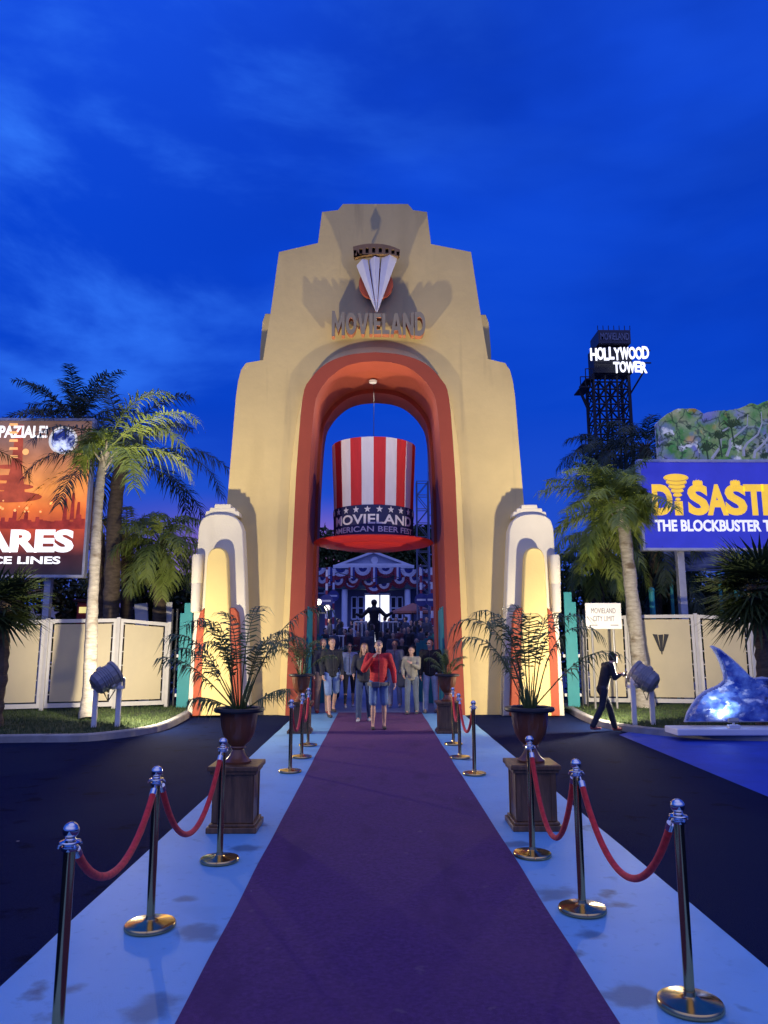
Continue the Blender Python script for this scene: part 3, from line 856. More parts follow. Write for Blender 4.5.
fence(fr_, 'long white framed fence of beige panels with a dark emblem behind the right lawn', logo=lambda a, b: abs(a - fr_[1][0]) < .1)

# ------------------------------------------------------------------ town limit sign
Y = 18.2
a = P(586, 629, Y); b = P(620.5, 603, Y)
t = thing('town_sign', 'small white town limit sign on two posts by the right fence', 'sign', ((a.x + b.x) / 2, Y, .1))
bm = BM(); bx(bm, a.x, b.x, Y - .02, Y + .015, a.z, b.z, .008); brd = obj('board', bm, M('sign_white', (0.80, 0.78, 0.72), .5, var=.03), t, world=True)
txt_g = M('sign_ink', (0.16, 0.16, 0.18), .6)
w = b.x - a.x; h = b.z - a.z
for s_, z0_, z1_, x0_, x1_ in (('MOVIELAND', .60, .80, .16, .84), ('CITY LIMIT', .30, .50, .20, .80)):
    obj('lettering', text_bm(s_, a.x + x0_ * w, a.x + x1_ * w, a.z + z0_ * h, a.z + z1_ * h, Y - .026, Y - .018), txt_g, brd, world=True)
bm = BM(); bx(bm, a.x + .1 * w, a.x + .32 * w, Y - .024, Y - .0195, a.z + .13 * h, a.z + .16 * h); bx(bm, a.x + .68 * w, a.x + .9 * w, Y - .024, Y - .0195, a.z + .13 * h, a.z + .16 * h)
obj('small_print', bm, txt_g, brd, world=True)
for px in (593, 614.5):
    bm = BM(); x = P(px, 640, Y).x; tube(bm, [(x, Y + .045, .08), (x, Y + .045, b.z - .1)], .028, 8); obj('post', bm, grey_metal, t, world=True)

# ------------------------------------------------------------------ left billboard
frame_m = M('billboard_frame', (0.62, 0.62, 0.62), .45, m=.3)
YL = 20.2
A = P(85.5, 575, YL); B = P(88.5, 421.5, YL); xr = (A.x + B.x) / 2 + .02; xl = xr - 6.4; zb_ = A.z; zt_ = B.z
t = thing('billboard', 'large framed space travel poster with red city and white letters', 'billboard', (xr - 3.2, YL, 0))
post_em = 1.5
pm = M('poster_print', (0.42, 0.11, 0.035), .5, var=.05, emit=post_em)
nt_ = pm.node_tree; bs = nt_.nodes['Principled BSDF']
tcx = tnode(pm, 'ShaderNodeTexCoord'); spx = tnode(pm, 'ShaderNodeSeparateXYZ'); nt_.links.new(tcx.outputs['Object'], spx.inputs[0])
mr = tnode(pm, 'ShaderNodeMapRange'); nt_.links.new(spx.outputs[2], mr.inputs[0]); mr.inputs[1].default_value = zb_; mr.inputs[2].default_value = zt_
rmp = tnode(pm, 'ShaderNodeValToRGB'); nt_.links.new(mr.outputs[0], rmp.inputs[0])
e = rmp.color_ramp.elements
e[0].position = 0.0; e[0].color = (0.012, 0.010, 0.016, 1); e[1].position = 1.0; e[1].color = (0.10, 0.055, 0.045, 1)
for p_, c_ in ((.12, (.035, .012, .014)), (.30, (.32, .045, .018)), (.42, (.46, .10, .02)), (.56, (.62, .22, .05)), (.72, (.33, .12, .045)), (.86, (.17, .085, .06))):
    q = e.new(p_); q.color = (*c_, 1)
nzz = tnode(pm, 'ShaderNodeTexNoise'); nzz.inputs['Scale'].default_value = 1.6; nzz.inputs['Detail'].default_value = 8; nt_.links.new(tcx.outputs['Object'], nzz.inputs[0])
mm = tnode(pm, 'ShaderNodeMix', data_type='RGBA', blend_type='OVERLAY'); mm.inputs[0].default_value = .8
nt_.links.new(rmp.outputs[0], mm.inputs[6]); nt_.links.new(nzz.outputs[0], mm.inputs[7])
nt_.links.new(mm.outputs[2], bs.inputs['Base Color']); nt_.links.new(mm.outputs[2], bs.inputs['Emission Color'])
bm = BM(); bx(bm, xl, xr, YL - .02, YL + .12, zb_, zt_); 
pn = obj('panel', bm, pm, t, world=True)
bm = BM()
for q in ((xl - .06, xr + .06, zb_ - .08, zb_), (xl - .06, xr + .06, zt_, zt_ + .08), (xr, xr + .07, zb_ + .001, zt_ - .001), (xl - .07, xl, zb_ + .001, zt_ - .001)):
    bx(bm, q[0], q[1], YL - .06, YL + .16, q[2], q[3], .01)
obj('frame', bm, frame_m, t, world=True)
for k in range(3):
    x = xl + .8 + k * 2.3
    bm = BM(); bx(bm, x - .09, x + .09, YL + .17, YL + .35, 0, zt_ - .3, .01); obj('post', bm, frame_m, t, world=True)
ink_w = M('poster_white', (0.80, 0.79, 0.80), .5, var=.02, emit=post_em)
ink_d = M('poster_dark', (0.055, 0.012, 0.010), .5, var=.3, scale=2, emit=post_em)
ink_r = M('poster_red', (0.26, 0.045, 0.020), .5, var=.3, scale=2, emit=post_em)
ink_o = M('poster_glow', (0.72, 0.34, 0.11), .5, var=.15, scale=2, emit=post_em)
yf = YL - .026
def at(px, py, Y=YL): q = P(px, py, Y); return q.x, q.z
x0, z0 = at(-7, 438); x1, z1 = at(48.5, 426)
obj('lettering', text_bm('SPAZIALE!', x0, x1, z0, z1, yf - .004, yf + .004, bold=.03), ink_w, pn, world=True)
x0, z0 = at(-22, 552.5); x1, z1 = at(75, 529.5)
obj('lettering', text_bm('ARES', x0, x1, z0, z1, yf - .004, yf + .004, bold=.05), ink_w, pn, world=True)
x0, z0 = at(-38, 564); x1, z1 = at(61, 556.5)
obj('lettering', text_bm('SPACE LINES', x0, x1, z0, z1, yf - .004, yf + .004, bold=.03), ink_w, pn, world=True)
# printed city: ringed tower, skyline, ray lines
bm = BM()
x, z = at(14, 500); xt, zt1 = at(14, 425)
add_plate(bm, [[(x - .33, z), (x + .33, z), (x + .16, z + .9), (x + .10, zt1), (x - .10, zt1), (x - .16, z + .9)]], yf - .001, yf + .004)
for k, (yy, w_, h_) in enumerate(((497, .95, .16), (487, .72, .10), (478, .50, .08), (467, .34, .06))):
    x, z = at(8, yy); add_plate(bm, [circ(x, z, w_, 28, h_)], yf - .002 - k * .0012, yf + .0035)
obj('printed_tower', bm, ink_r, pn, world=True)
bm = BM()
for k in range(5):
    x, z = at(14, 458 - 8 * k); add_plate(bm, [[(x - .12, z), (x + .12, z), (x + .11, z + .07), (x - .11, z + .07)]], yf - .006, yf + .0)
x, z = at(20, 509)
for k in range(16):
    xx = x + random.uniform(-1.2, 1.2); zz = z + random.uniform(-.1, .25); add_plate(bm, [circ(xx, zz, random.uniform(.02, .05), 8)], yf - .006, yf + .0)
obj('printed_lights', bm, ink_o, pn, world=True)
bm = BM(); pr = []
x0, zb0 = at(-45, 527); x1, _ = at(85, 527); n_ = 34
for k in range(n_):
    xx = x0 + (x1 - x0) * k / n_; hh = .15 + .55 * abs(noise.noise(V((k * .7, 3, 0)))) * (1 if k % 3 else 1.6)
    pr += [(xx, zb0 + hh), (xx + (x1 - x0) / n_ * .9, zb0 + hh)]
add_plate(bm, [[(x0, zb0 - .05)] + pr + [(x1, zb0 - .05)]], yf - .0012, yf + .003)
x, z = at(72, 520)
for hh, dx_ in ((.75, 0), (.5, .16), (.6, -.2)): add_plate(bm, [[(x + dx_ - .06, z), (x + dx_ + .06, z), (x + dx_ + .04, z + hh), (x + dx_ - .03, z + hh)]], yf - .003, yf)
obj('printed_skyline', bm, M('poster_maroon', (0.20, 0.022, 0.014), .5, var=.35, scale=3, emit=post_em), pn, world=True)
x, z = at(63.5, 440.5); r_ = .40
bm = BM(); add_plate(bm, [circ(x, z, r_, 36), circ(x, z, r_ * .84, 36)], yf - .008, yf + .004); ring = obj('emblem_ring', bm, M('ring_grey', (.45, .43, .42), .5, emit=post_em), pn, world=True)
em_ = M('planet_print', (0.008, 0.016, 0.12), .5, scale=2.6, c2=(0.5, 0.55, 0.75), lo=.50, hi=.62, emit=post_em)
bm = BM(); add_plate(bm, [circ(x, z, r_ * .835, 36)], yf - .004, yf + .004); obj('planet', bm, em_, ring, world=True)
bm = BM(); x, z = at(26, 452); add_plate(bm, [circ(x, z, .09, 16)], yf - .002, yf + .003); obj('printed_star', bm, ink_o, pn, world=True)

# ------------------------------------------------------------------ right billboard
YR = 21.0
A = P(645, 548, YR); B = P(645, 463, YR); xl = A.x; xr = xl + 6.6; zb_ = A.z; zt_ = B.z + .02
t = thing('billboard', 'wide blue billboard with yellow title and white slogan among palms', 'billboard', (xl + 3.3, YR, 0))
bl = M('billboard_blue', (0.022, 0.028, 0.33), .5, var=.08, scale=1.5, emit=1.15)
bm = BM(); bx(bm, xl, xr, YR - .02, YR + .14, zb_, zt_); pn = obj('panel', bm, bl, t, world=True)
bm = BM()
for q in ((xl - .08, xr + .08, zb_ - .08, zb_), (xl - .08, xr + .08, zt_, zt_ + .08), (xl - .08, xl, zb_ + .001, zt_ - .001), (xr, xr + .08, zb_ + .001, zt_ - .001)):
    bx(bm, q[0], q[1], YR - .06, YR + .18, q[2], q[3], .01)
obj('frame', bm, M('light_frame', (0.60, 0.62, 0.72), .4, m=.2), t, world=True)
for k in range(3):
    x = xl + 1.1 + k * 2.2
    bm = BM(); bx(bm, x - .1, x + .1, YR + .19, YR + .4, 0, zt_ - .3, .01); obj('post', bm, frame_m, t, world=True)
yel = M('title_yellow', (0.84, 0.52, 0.045), .5, var=.05, emit=.85)
wht = M('slogan_white', (0.80, 0.80, 0.84), .5, var=.02, emit=.85)
drk = M('title_dark', (0.02, 0.02, 0.08), .5, emit=.5)
yf = YR - .026
def at(px, py, Y=YR): q = P(px, py, Y); return q.x, q.z
edges_ = [(653, 671), (672, 688), (688.5, 707), (707.5, 726), (726, 745), (745, 762.5), (763, 781), (782, 800)]
for ch, (a_, b_) in zip('DISASTER', edges_):
    if ch == 'I': a_, b_ = 675, 681
    x0, z0 = at(a_, 515.5); x1, z1 = at(b_, 484.5)
    if ch == 'I': z1 = at(0, 500)[1]
    obj('lettering', text_bm(ch, x0, x1, z0, z1, yf - .006, yf + .004, bold=.045), yel, pn, world=True)
x0, z0 = at(655, 531.5); x1, z1 = at(770, 520)
obj('lettering', text_bm('THE BLOCKBUSTER T', x0, x1, z0, z1, yf - .006, yf + .004, bold=.035), wht, pn, world=True)
# tornado that stands for the dot of the I
bm = BM()
for k in range(7):
    u = k / 6; x, z = at(675.5 + 2.5 * u, 478 + 26 * u)
    add_plate(bm, [circ(x, z, .335 * (1 - u) ** 1.1 + .03, 22, .085 * (1 - u) + .035)], yf - .006 - .002 * k, yf + .004)
tor = obj('tornado', bm, yel, pn, world=True)
bm = BM()
for k in range(7):
    u = k / 6; x, z = at(675.5 + 2.5 * u, 478 + 26 * u); rx = .335 * (1 - u) ** 1.1 + .03; rz = .085 * (1 - u) + .035
    add_plate(bm, [[(x + rx * .92 * math.cos(q), z + rz * .8 * math.sin(q)) for q in [PI + PI * i / 12 for i in range(13)]] + [(x + rx * .92 * math.cos(q), z - .012 + rz * .8 * math.sin(q)) for q in [2 * PI - PI * i / 12 for i in range(13)]]], yf - .010 - .002 * k, yf - .004 - .002 * k)
obj('swirl_line', bm, drk, tor, world=True)
# fists gripping the letters from above
for px in (697, 734.5):
    bm = BM(); x, z = at(px, 483.5)
    for j in range(4): add_plate(bm, [circ(x - .105 + .07 * j, z + .02 * (1 if j in (1, 2) else 0), .042, 12, .085)], yf - .016, yf - .004)
    add_plate(bm, [circ(x + .02, z - .09, .12, 14, .05)], yf - .017, yf - .005)
    obj('fist', bm, yel, pn, world=True)

# dark banner with a pale bright patch below the billboard
Y = 21.6
a = P(665, 571, Y); b = P(722, 549, Y)
t = thing('banner', 'dark blue stormy sea banner hung below the blue billboard', 'banner', ((a.x + b.x) / 2, Y, a.z))
bm = BM(); bx(bm, a.x, b.x + .3, Y, Y + .05, a.z, b.z, .01)
sea = M('banner_print_glow', (0.008, 0.013, 0.07), .5, scale=1.6, c2=(0.10, 0.13, 0.32), lo=.45, hi=.8, stretch=(.6, 1, 2.2), emit=.5)  # the cloth is given its own glow instead of light falling on it
obj('cloth', bm, sea, t, world=True)
bm = BM()
for x in (a.x + .2, b.x - .1): tube(bm, [(x, Y + .1, 0), (x, Y + .1, b.z)], .05, 8)
obj('post_pair', bm, teal_p, t, world=True)

# painted jungle cliff behind the billboard: thick board with a ragged top and relief
YJ = 23.2
t = thing('painted_cliff', 'painted cut-out jungle cliff standing behind the blue billboard', 'stage scenery', (P(710, 500, YJ).x, YJ, 0))
tp = [(658, 423), (663, 417), (672, 412), (681, 409.5), (690, 409), (697, 411), (702, 415), (711, 413), (722, 412), (733, 410), (741, 408), (748, 404.5), (756, 406), (764, 402), (775, 399), (790, 404), (806, 396), (830, 402)]
top = PP(tp, YJ)
zlow = P(660, 475, YJ).z
bm = BM()
NX, NZ = 90, 34
def topz(x):
    for (xa, za), (xb, zb2) in zip(top[:-1], top[1:]):
        if xa <= x <= xb: return za + (zb2 - za) * (x - xa) / (xb - xa)
    return top[0][1] if x < top[0][0] else top[-1][1]
grid = []
for i in range(NX + 1):
    x = top[0][0] + (top[-1][0] - top[0][0]) * i / NX; tz = topz(x) + .05 * noise.noise(V((x * 6, 0, 0)))
    colm = []
    for j in range(NZ + 1):
        z = zlow + (tz - zlow) * j / NZ
        d = .22 * noise.fractal(V((x * 1.4, 5, z * 1.1)), 1.0, 2.0, 5)
        colm.append(bm.verts.new((x, YJ - d - .15, z)))
    grid.append(colm)
for i in range(NX):
    for j in range(NZ): bm.faces.new((grid[i][j], grid[i + 1][j], grid[i + 1][j + 1], grid[i][j + 1]))
bd_ = [e for e in bm.edges if e.is_boundary]
r = bmesh.ops.extrude_edge_only(bm, edges=bd_)
for v in [q for q in r['geom'] if isinstance(q, bmesh.types.BMVert)]: v.co.y = YJ + .3
bmesh.ops.recalc_face_normals(bm, faces=bm.faces)
jm = M('cliff_paint_glow', (0.06, 0.20, 0.05), .7, scale=1.3, c2=(0.30, 0.32, 0.20), lo=.40, hi=.66, emit=.5)  # cliff, palms and roots carry an added glow in place of falling light
mixin(jm, noise_mask(jm, 1.1, .50, .62, loc=(4, 0, 2), detail=6), (0.16, 0.17, 0.42))
mixin(jm, noise_mask(jm, 1.9, .60, .66, loc=(9, 3, 7), detail=8), (0.55, 0.56, 0.60))
mixin(jm, noise_mask(jm, 3.4, .58, .63, loc=(1, 3, 3), detail=8), (0.03, 0.06, 0.025))
mixin(jm, noise_mask(jm, 0.8, .60, .70, loc=(-4.6, 3, 1), detail=5), (0.60, 0.33, 0.10))
_t = jm.node_tree; _tc = tnode(jm, 'ShaderNodeTexCoord'); _nz = tnode(jm, 'ShaderNodeTexNoise'); _nz.inputs['Scale'].default_value = 1.8; _nz.inputs['Detail'].default_value = 6
_t.links.new(_tc.outputs['Object'], _nz.inputs[0])
_mx = tnode(jm, 'ShaderNodeMix', data_type='RGBA'); _mx.inputs[0].default_value = .45; _t.links.new(_tc.outputs['Object'], _mx.inputs[6]); _t.links.new(_nz.outputs[1], _mx.inputs[7])
_vo = tnode(jm, 'ShaderNodeTexVoronoi', feature='DISTANCE_TO_EDGE'); _vo.inputs['Scale'].default_value = 3.6; _t.links.new(_mx.outputs[2], _vo.inputs[0])
_mr = tnode(jm, 'ShaderNodeMapRange'); _t.links.new(_vo.outputs[0], _mr.inputs[0]); _mr.inputs[1].default_value = .07; _mr.inputs[2].default_value = .0; _mr.inputs[4].default_value = .85
mixin(jm, _mr.outputs[0], (0.018, 0.035, 0.03))
obj('cliff_face', bm, jm, t, world=True, smooth=True)
for bx_, by_ in ((700, 455), (724, 432), (712, 443)):
    bm = BM(); q = P(bx_, by_, YJ)
    for k in range(9):
        a_ = PI * (k + .3) / 9; l = random.uniform(.25, .5)
        tube(bm, [(q.x, YJ - .5, q.z), (q.x + l * .6 * math.cos(a_), YJ - .52, q.z + l * .5 * math.sin(a_) + .1), (q.x + l * math.cos(a_), YJ - .5, q.z + l * .35 * math.sin(a_))], [.02, .03, .004], 4)
    tube(bm, [(q.x, YJ - .5, q.z), (q.x + .05, YJ - .5, q.z - .6)], .025, 5)
    obj('painted_palm', bm, M('cliff_palm_glow', (.05, .09, .04), .7, emit=.3), t, world=True)
for k in range(4):
    bm = BM(); x0, z0 = at(705 + 14 * k + random.uniform(-4, 4), 462, YJ); pts_ = []
    for j in range(6): pts_.append((x0 + .18 * j + .12 * math.sin(j * 1.7 + k), YJ - .42, z0 + .30 * j + .1 * math.sin(j + k)))
    tube(bm, pts_, [.05, .045, .04, .03, .02, .01], 5)
    obj('painted_root', bm, M('cliff_root_glow', (.42, .43, .48), .7, emit=.3), t, world=True)
bm = BM()
for k in range(3): bx(bm, top[0][0] + .4 + 1.8 * k, top[0][0] + .52 + 1.8 * k, YJ + .31, YJ + .43, 0, zlow + 1)
obj('support', bm, dark_metal, t, world=True)

# ------------------------------------------------------------------ lattice tower with lit letters
YT = 72
t = thing('lattice_tower', 'dark steel lattice tower with glowing white letters beyond the right palm', 'tower', (P(609, 600, YT).x, YT, 0))
xa = P(594, 400, YT).x; xb = P(630, 400, YT).x; zt_ = P(0, 372, YT).z; D = xb - xa; DY = D * .62
steel = M('tower_steel', (0.012, 0.013, 0.022), .6, m=.2)
bm = BM(); nlev = 9
for ix in range(4):
    for iy in (0, 1):
        x = xa + D * ix / 3; y = YT + iy * DY
        tube(bm, [(x, y, 0), (x, y, zt_)], .17 if ix in (0, 3) else .12, 6)
for k in range(nlev * 2):
    z0, z1 = zt_ * k / (nlev * 2), zt_ * (k + 1) / (nlev * 2)
    for iy in (0, 1):
        y = YT + iy * DY
        tube(bm, [(xa, y, z1), (xb, y, z1)], .10, 5)
        for ix in range(3):
            x0, x1 = xa + D * ix / 3, xa + D * (ix + 1) / 3
            tube(bm, [(x0, y, z0), (x1, y, z1)], .065, 4); tube(bm, [(x1, y, z0), (x0, y, z1)], .065, 4)
    for x in (xa, xb):
        tube(bm, [(x, YT, z1), (x, YT + DY, z1)], .10, 5); tube(bm, [(x, YT, z0), (x, YT + DY, z1)], .065, 4); tube(bm, [(x, YT + DY, z0), (x, YT, z1)], .065, 4)
obj('lattice', bm, steel, t, world=True)
bm = BM(); za = P(0, 372, YT).z; zb2 = P(0, 331, YT).z
bx(bm, P(592, 350, YT).x, P(630, 350, YT).x, YT - .4, YT + DY * .7, za, P(0, 346, YT).z, .05)
obj('lift_box', bm, steel, t, world=True)
bm = BM(); x0, x1 = P(596.5, 335, YT).x, P(628.5, 335, YT).x; zz0, zz1 = P(0, 343, YT).z, P(0, 329.5, YT).z
bx(bm, x0, x1, YT - .6, YT + DY, zz0, zz1, .04); hb = obj('head_box', bm, M('tower_head', (.02, .022, .05), .5), t, world=True)
obj('lettering', text_bm('MOVIELAND', x0 + .2, x1 - .2, zz0 + .35, zz1 - .35, YT - .68, YT - .6, bold=.01), M('dim_letters', (.16, .18, .28), .5), hb, world=True)
bm = BM()
for k in range(7):
    x = x0 + (x1 - x0) * k / 6; tube(bm, [(x, YT - .5, zz1), (x, YT - .5, zz1 + .5)], .04, 4)
obj('railing', bm, steel, t, world=True)
lit = M('lit_letters', (0.92, 0.93, 0.98), .4, var=.02, emit=1.5)
xs0 = 590.0
hw_ = [4.9, 11.5, 7.6, 7.2, 7.8, 8.4, 8.0, 7.6, 8.0]
u = 590.3
ws = (6.8, 6.8, 5.2, 5.2, 6.2, 8.6, 6.8, 6.8, 6.6); tot = sum(ws)
for k, (ch, w_) in enumerate(zip('HOLLYWOOD', ws)):
    u0 = u; u1 = u + w_ / tot * 58.5; u = u1
    jit = (0.8, 0, .6, -.4, .4, -.2, -.5, -.4, -1)[k]
    a = P(u0 + .4, 359.6 + jit, YT - 1.25); b = P(u1 - .4, 347.5 + jit, YT - 1.25)
    obj('letter', text_bm(ch, a.x, b.x, a.z, b.z, YT - 1.3, YT - 1.18, bold=.022), lit, t, world=True)
u = 613.5; ws = (6.4, 6.8, 8.8, 6.0, 6.6); tot = sum(ws)
for k, (ch, w_) in enumerate(zip('TOWER', ws)):
    u0 = u; u1 = u + w_ / tot * 33.5; u = u1
    jit = (0.4, -.2, .3, -.3, .5)[k]
    a = P(u0 + .4, 372.4 + jit, YT - 1.25); b = P(u1 - .4, 361.6 + jit, YT - 1.25)
    obj('letter', text_bm(ch, a.x, b.x, a.z, b.z, YT - 1.3, YT - 1.18, bold=.022), lit, t, world=True)
bm = BM(); a = P(592, 366, YT); b = P(647, 354, YT)
for z in (a.z, b.z): tube(bm, [(a.x, YT - .9, z), (b.x, YT - .9, z)], .08, 5)
obj('letter_rail', bm, steel, t, world=True)
for (pa, pb, py) in ((579, 589, 386), (584, 592, 378), (580, 588, 444)):
    bm = BM(); x0, x1 = P(pa, py, YT).x, P(pb, py, YT).x; z = P(0, py, YT).z
    bx(bm, x0, x1, YT - .6, YT + 2, z - .12, z); 
    for x in (x0, (x0 + x1) / 2, x1): tube(bm, [(x, YT - .6, z), (x, YT - .6, z + 1.0)], .05, 4)
    tube(bm, [(x0, YT - .6, z + 1.0), (x1, YT - .6, z + 1.0)], .05, 4)
    tube(bm, [(x0, YT, z - .1), (x1, YT, z - 2.2)], .08, 4)
    if py == 386: tube(bm, [(P(580, 390, YT).x, YT, P(0, 390, YT).z), (P(589, 410, YT).x, YT, P(0, 410, YT).z)], .12, 4)
    obj('side_platform', bm, steel, t, world=True)
bm = BM(); tube(bm, [(P(630, 392, YT).x, YT, P(0, 392, YT).z), (P(641, 372, YT).x, YT - 1.1, P(0, 371, YT).z)], .1, 4)
obj('bracket', bm, steel, t, world=True)
# ------------------------------------------------------------------ shark fin and wave on its plinth
YS = 13.6
gx0 = P(673, 728, YS).x
t = thing('wave_prop', 'blue breaking wave with a shark fin on a low white plinth', 'display prop', (P(725, 728, YS).x, YS, .0))
bm = BM(); x0 = P(676, 728, YS - .45).x; bx(bm, x0, x0 + 3.4, YS - .50, YS + .08, .10, .215, .02)
obj('plinth', bm, white_paint, t, world=True)
wp = [(684, 722), (687, 712), (692, 704), (697, 697), (704, 691), (711, 688), (718, 685), (723.5, 680), (723, 674), (720, 664), (715.5, 654), (711, 645.5), (709.5, 645.5)]
fin = [(710, 646), (712.5, 645.5), (720, 649), (730, 657), (738, 664), (745, 671), (749.5, 676), (754, 678)]
rest = [(762, 676.5), (770, 678), (784, 688), (800, 690), (815, 704), (822, 722)]
ol = PP(wp[:-2] + fin + rest, YS)
zl = .215
ol = [(x, max(z, zl)) for x, z in ol]
wm = M('wave_paint', (0.008, 0.03, 0.26), .35, scale=3.2, c2=(0.20, 0.34, 0.72), lo=.38, hi=.66, coat=.3, stretch=(1, 1, 1.4))
mixin(wm, noise_mask(wm, 5.5, .56, .68, detail=10, loc=(2, 0, 5), stretch=(1, 1, 1.6)), (0.70, 0.74, 0.82))
mixin(wm, noise_mask(wm, 4.0, .62, .70, detail=9, loc=(7, 1, 5)), (0.004, 0.010, 0.10))
bm = plate([ol], YS - .02, YS + .03, .006)
bmesh.ops.triangulate(bm, faces=bm.faces)
obj('backing', bm, M('cut_edge', (.62, .64, .72), .5), t, world=True)
def inset(poly, d):
    n_ = len(poly); out = []
    for i in range(n_):
        p0, p1, p2 = V(poly[i - 1]), V(poly[i]), V(poly[(i + 1) % n_])
        a_ = (p1 - p0); b_ = (p2 - p1)
        if a_.length < 1e-6 or b_.length < 1e-6: out.append(tuple(p1)); continue
        a_.normalize(); b_.normalize(); n1_ = V((a_.y, -a_.x)); n2_ = V((b_.y, -b_.x)); m_ = (n1_ + n2_)
        if m_.length < .3: m_ = n1_
        m_.normalize(); out.append((p1.x + m_.x * d, p1.y + m_.y * d))
    return out
ol2 = inset([V(q) for q in ol], .018)
bm = BM()
# relief front, gridded so that it can be lumpy
xs = [q[0] for q in ol2]; zs = [q[1] for q in ol2]
gx, gz = 110, 62
ins = {}
def inpoly(x, z, poly):
    c = False
    for i in range(len(poly)):
        (xa_, za_), (xb_, zb3) = poly[i], poly[i - 1]
        if (za_ > z) != (zb3 > z) and x < (xb_ - xa_) * (z - za_) / (zb3 - za_) + xa_: c = not c
    return c
dxg = (max(xs) - min(xs)) / gx; dzg = (max(zs) - min(zs)) / gz
vv = {}
for i in range(gx + 1):
    for j in range(gz + 1):
        x = min(xs) + i * dxg; z = min(zs) + j * dzg
        if inpoly(x, z, ol2):
            d = .02 + .10 * max(0, noise.fractal(V((x * 2.2, 1, z * 2.6)), 1, 2, 4)) + (.10 * max(0, 1 - (z - zl) / 1.0) if z < 1.2 else 0)
            vv[i, j] = bm.verts.new((x, YS - .03 - d, z))
for (i, j) in list(vv):
    q = [(i, j), (i + 1, j), (i + 1, j + 1), (i, j + 1)]
    if all(k in vv for k in q): bm.faces.new([vv[k] for k in q])
bd_ = [e for e in bm.edges if e.is_boundary]
r = bmesh.ops.extrude_edge_only(bm, edges=bd_)
for v in [q for q in r['geom'] if isinstance(q, bmesh.types.BMVert)]: v.co.y = YS - .021
bmesh.ops.recalc_face_normals(bm, faces=bm.faces)
obj('wave_face', bm, wm, t, world=True, smooth=True)
# the little lamp on the plinth
g = P(728, 730, YS - .35)
lt = thing('plinth_lamp', 'tiny lit lamp on the white plinth in front of the wave', 'lamp', (PX(727, YS - .42), YS - .42, .2155))
bm = BM(); bx(bm, -.10, .10, -.05, .05, .0, .06, .01); tube(bm, [(0, 0, .06), (0, 0, .10)], .02, 6); obj('base', bm, white_paint, lt)
bm = BM(); bx(bm, -.09, .09, -.035, .035, .10, .17, .01, rot=Matrix.Rotation(-.5, 3, 'X'), piv=(0, 0, .13)); obj('head', bm, grey_metal, lt)
bm = BM(); bx(bm, -.075, .075, .030, .040, .135, .175, 0, rot=Matrix.Rotation(-.5, 3, 'X'), piv=(0, 0, .13)); obj('lens', bm, glow_w, lt)
ld = bpy.data.lights.new('plinth_light', 'SPOT'); ld.energy = SHARK_W; ld.color = (.75, .85, 1.0); ld.spot_size = math.radians(140); ld.spot_blend = 1; ld.shadow_soft_size = .04
lo_ = bpy.data.objects.new('plinth_light', ld); C.objects.link(lo_); lo_.parent = lt
dd = V((-.10, .72, .70)).normalized()
lo_.matrix_local = Matrix.Translation((0, .06, .19)) @ V((0, 0, -1)).rotation_difference(dd).to_matrix().to_4x4()
# ------------------------------------------------------------------ foliage builders
def leaflet(bm, p, d, l, w, nrm, sag):
    sd = d.cross(nrm)
    if sd.length < 1e-4: sd = d.orthogonal()
    sd.normalize()
    m = p + d * (l * .5) + V((0, 0, -sag * l * .14))
    e = p + d * (l * .93) + V((0, 0, -sag * l * .55))
    a, b = bm.verts.new(p + sd * w * .35), bm.verts.new(p - sd * w * .35)
    c, f = bm.verts.new(m + sd * w * .5), bm.verts.new(m - sd * w * .5)
    g = bm.verts.new(e)
    bm.faces.new((a, b, f, c)); bm.faces.new((c, f, g))
def frond(bm, base, az, el, L_, droop, ll, n, w, sag=.8, plume=.35, bare=.16, twist=0.0, rr=.018, taper=.6, late=False):
    pts = []; p = V(base); e = el; st = 16
    a = az
    for i in range(st + 1):
        pts.append(p.copy())
        u = i / st
        d = V((math.cos(a) * math.cos(e), math.sin(a) * math.cos(e), math.sin(e)))
        p = p + d * (L_ / st); e -= droop * (3 * u * u if late else 0.35 + 1.3 * u) / st; a += twist / st
        e = max(e, -1.45)
    tube(bm, pts, [rr * (1 - .8 * i / st) for i in range(st + 1)], 4, cap=False)
    for k in range(n):
        u = bare + (1 - bare) * (k + random.random() * .6) / n
        x = u * st; i = min(int(x), st - 1); f = x - i
        p = pts[i].lerp(pts[i + 1], f); T = (pts[i + 1] - pts[i]).normalized()
        s = T.cross(V((0, 0, 1)))
        if s.length < .05: s = V((-math.sin(az), math.cos(az), 0))
        s.normalize(); nr = s.cross(T)
        prof = min(1, (u - bare) / .14 + .35) * (1 - taper * max(0, (u - .45) / .55) ** 1.5)
        for sg in (-1, 1):
            q = random.uniform(-plume, plume)
            d = (T * random.uniform(.45, .7) + s * sg * random.uniform(.7, .95) + nr * (.18 + q)).normalized()
            leaflet(bm, p, d, ll * prof * random.uniform(.8, 1.12), w, nr, sag * random.uniform(.6, 1.3))
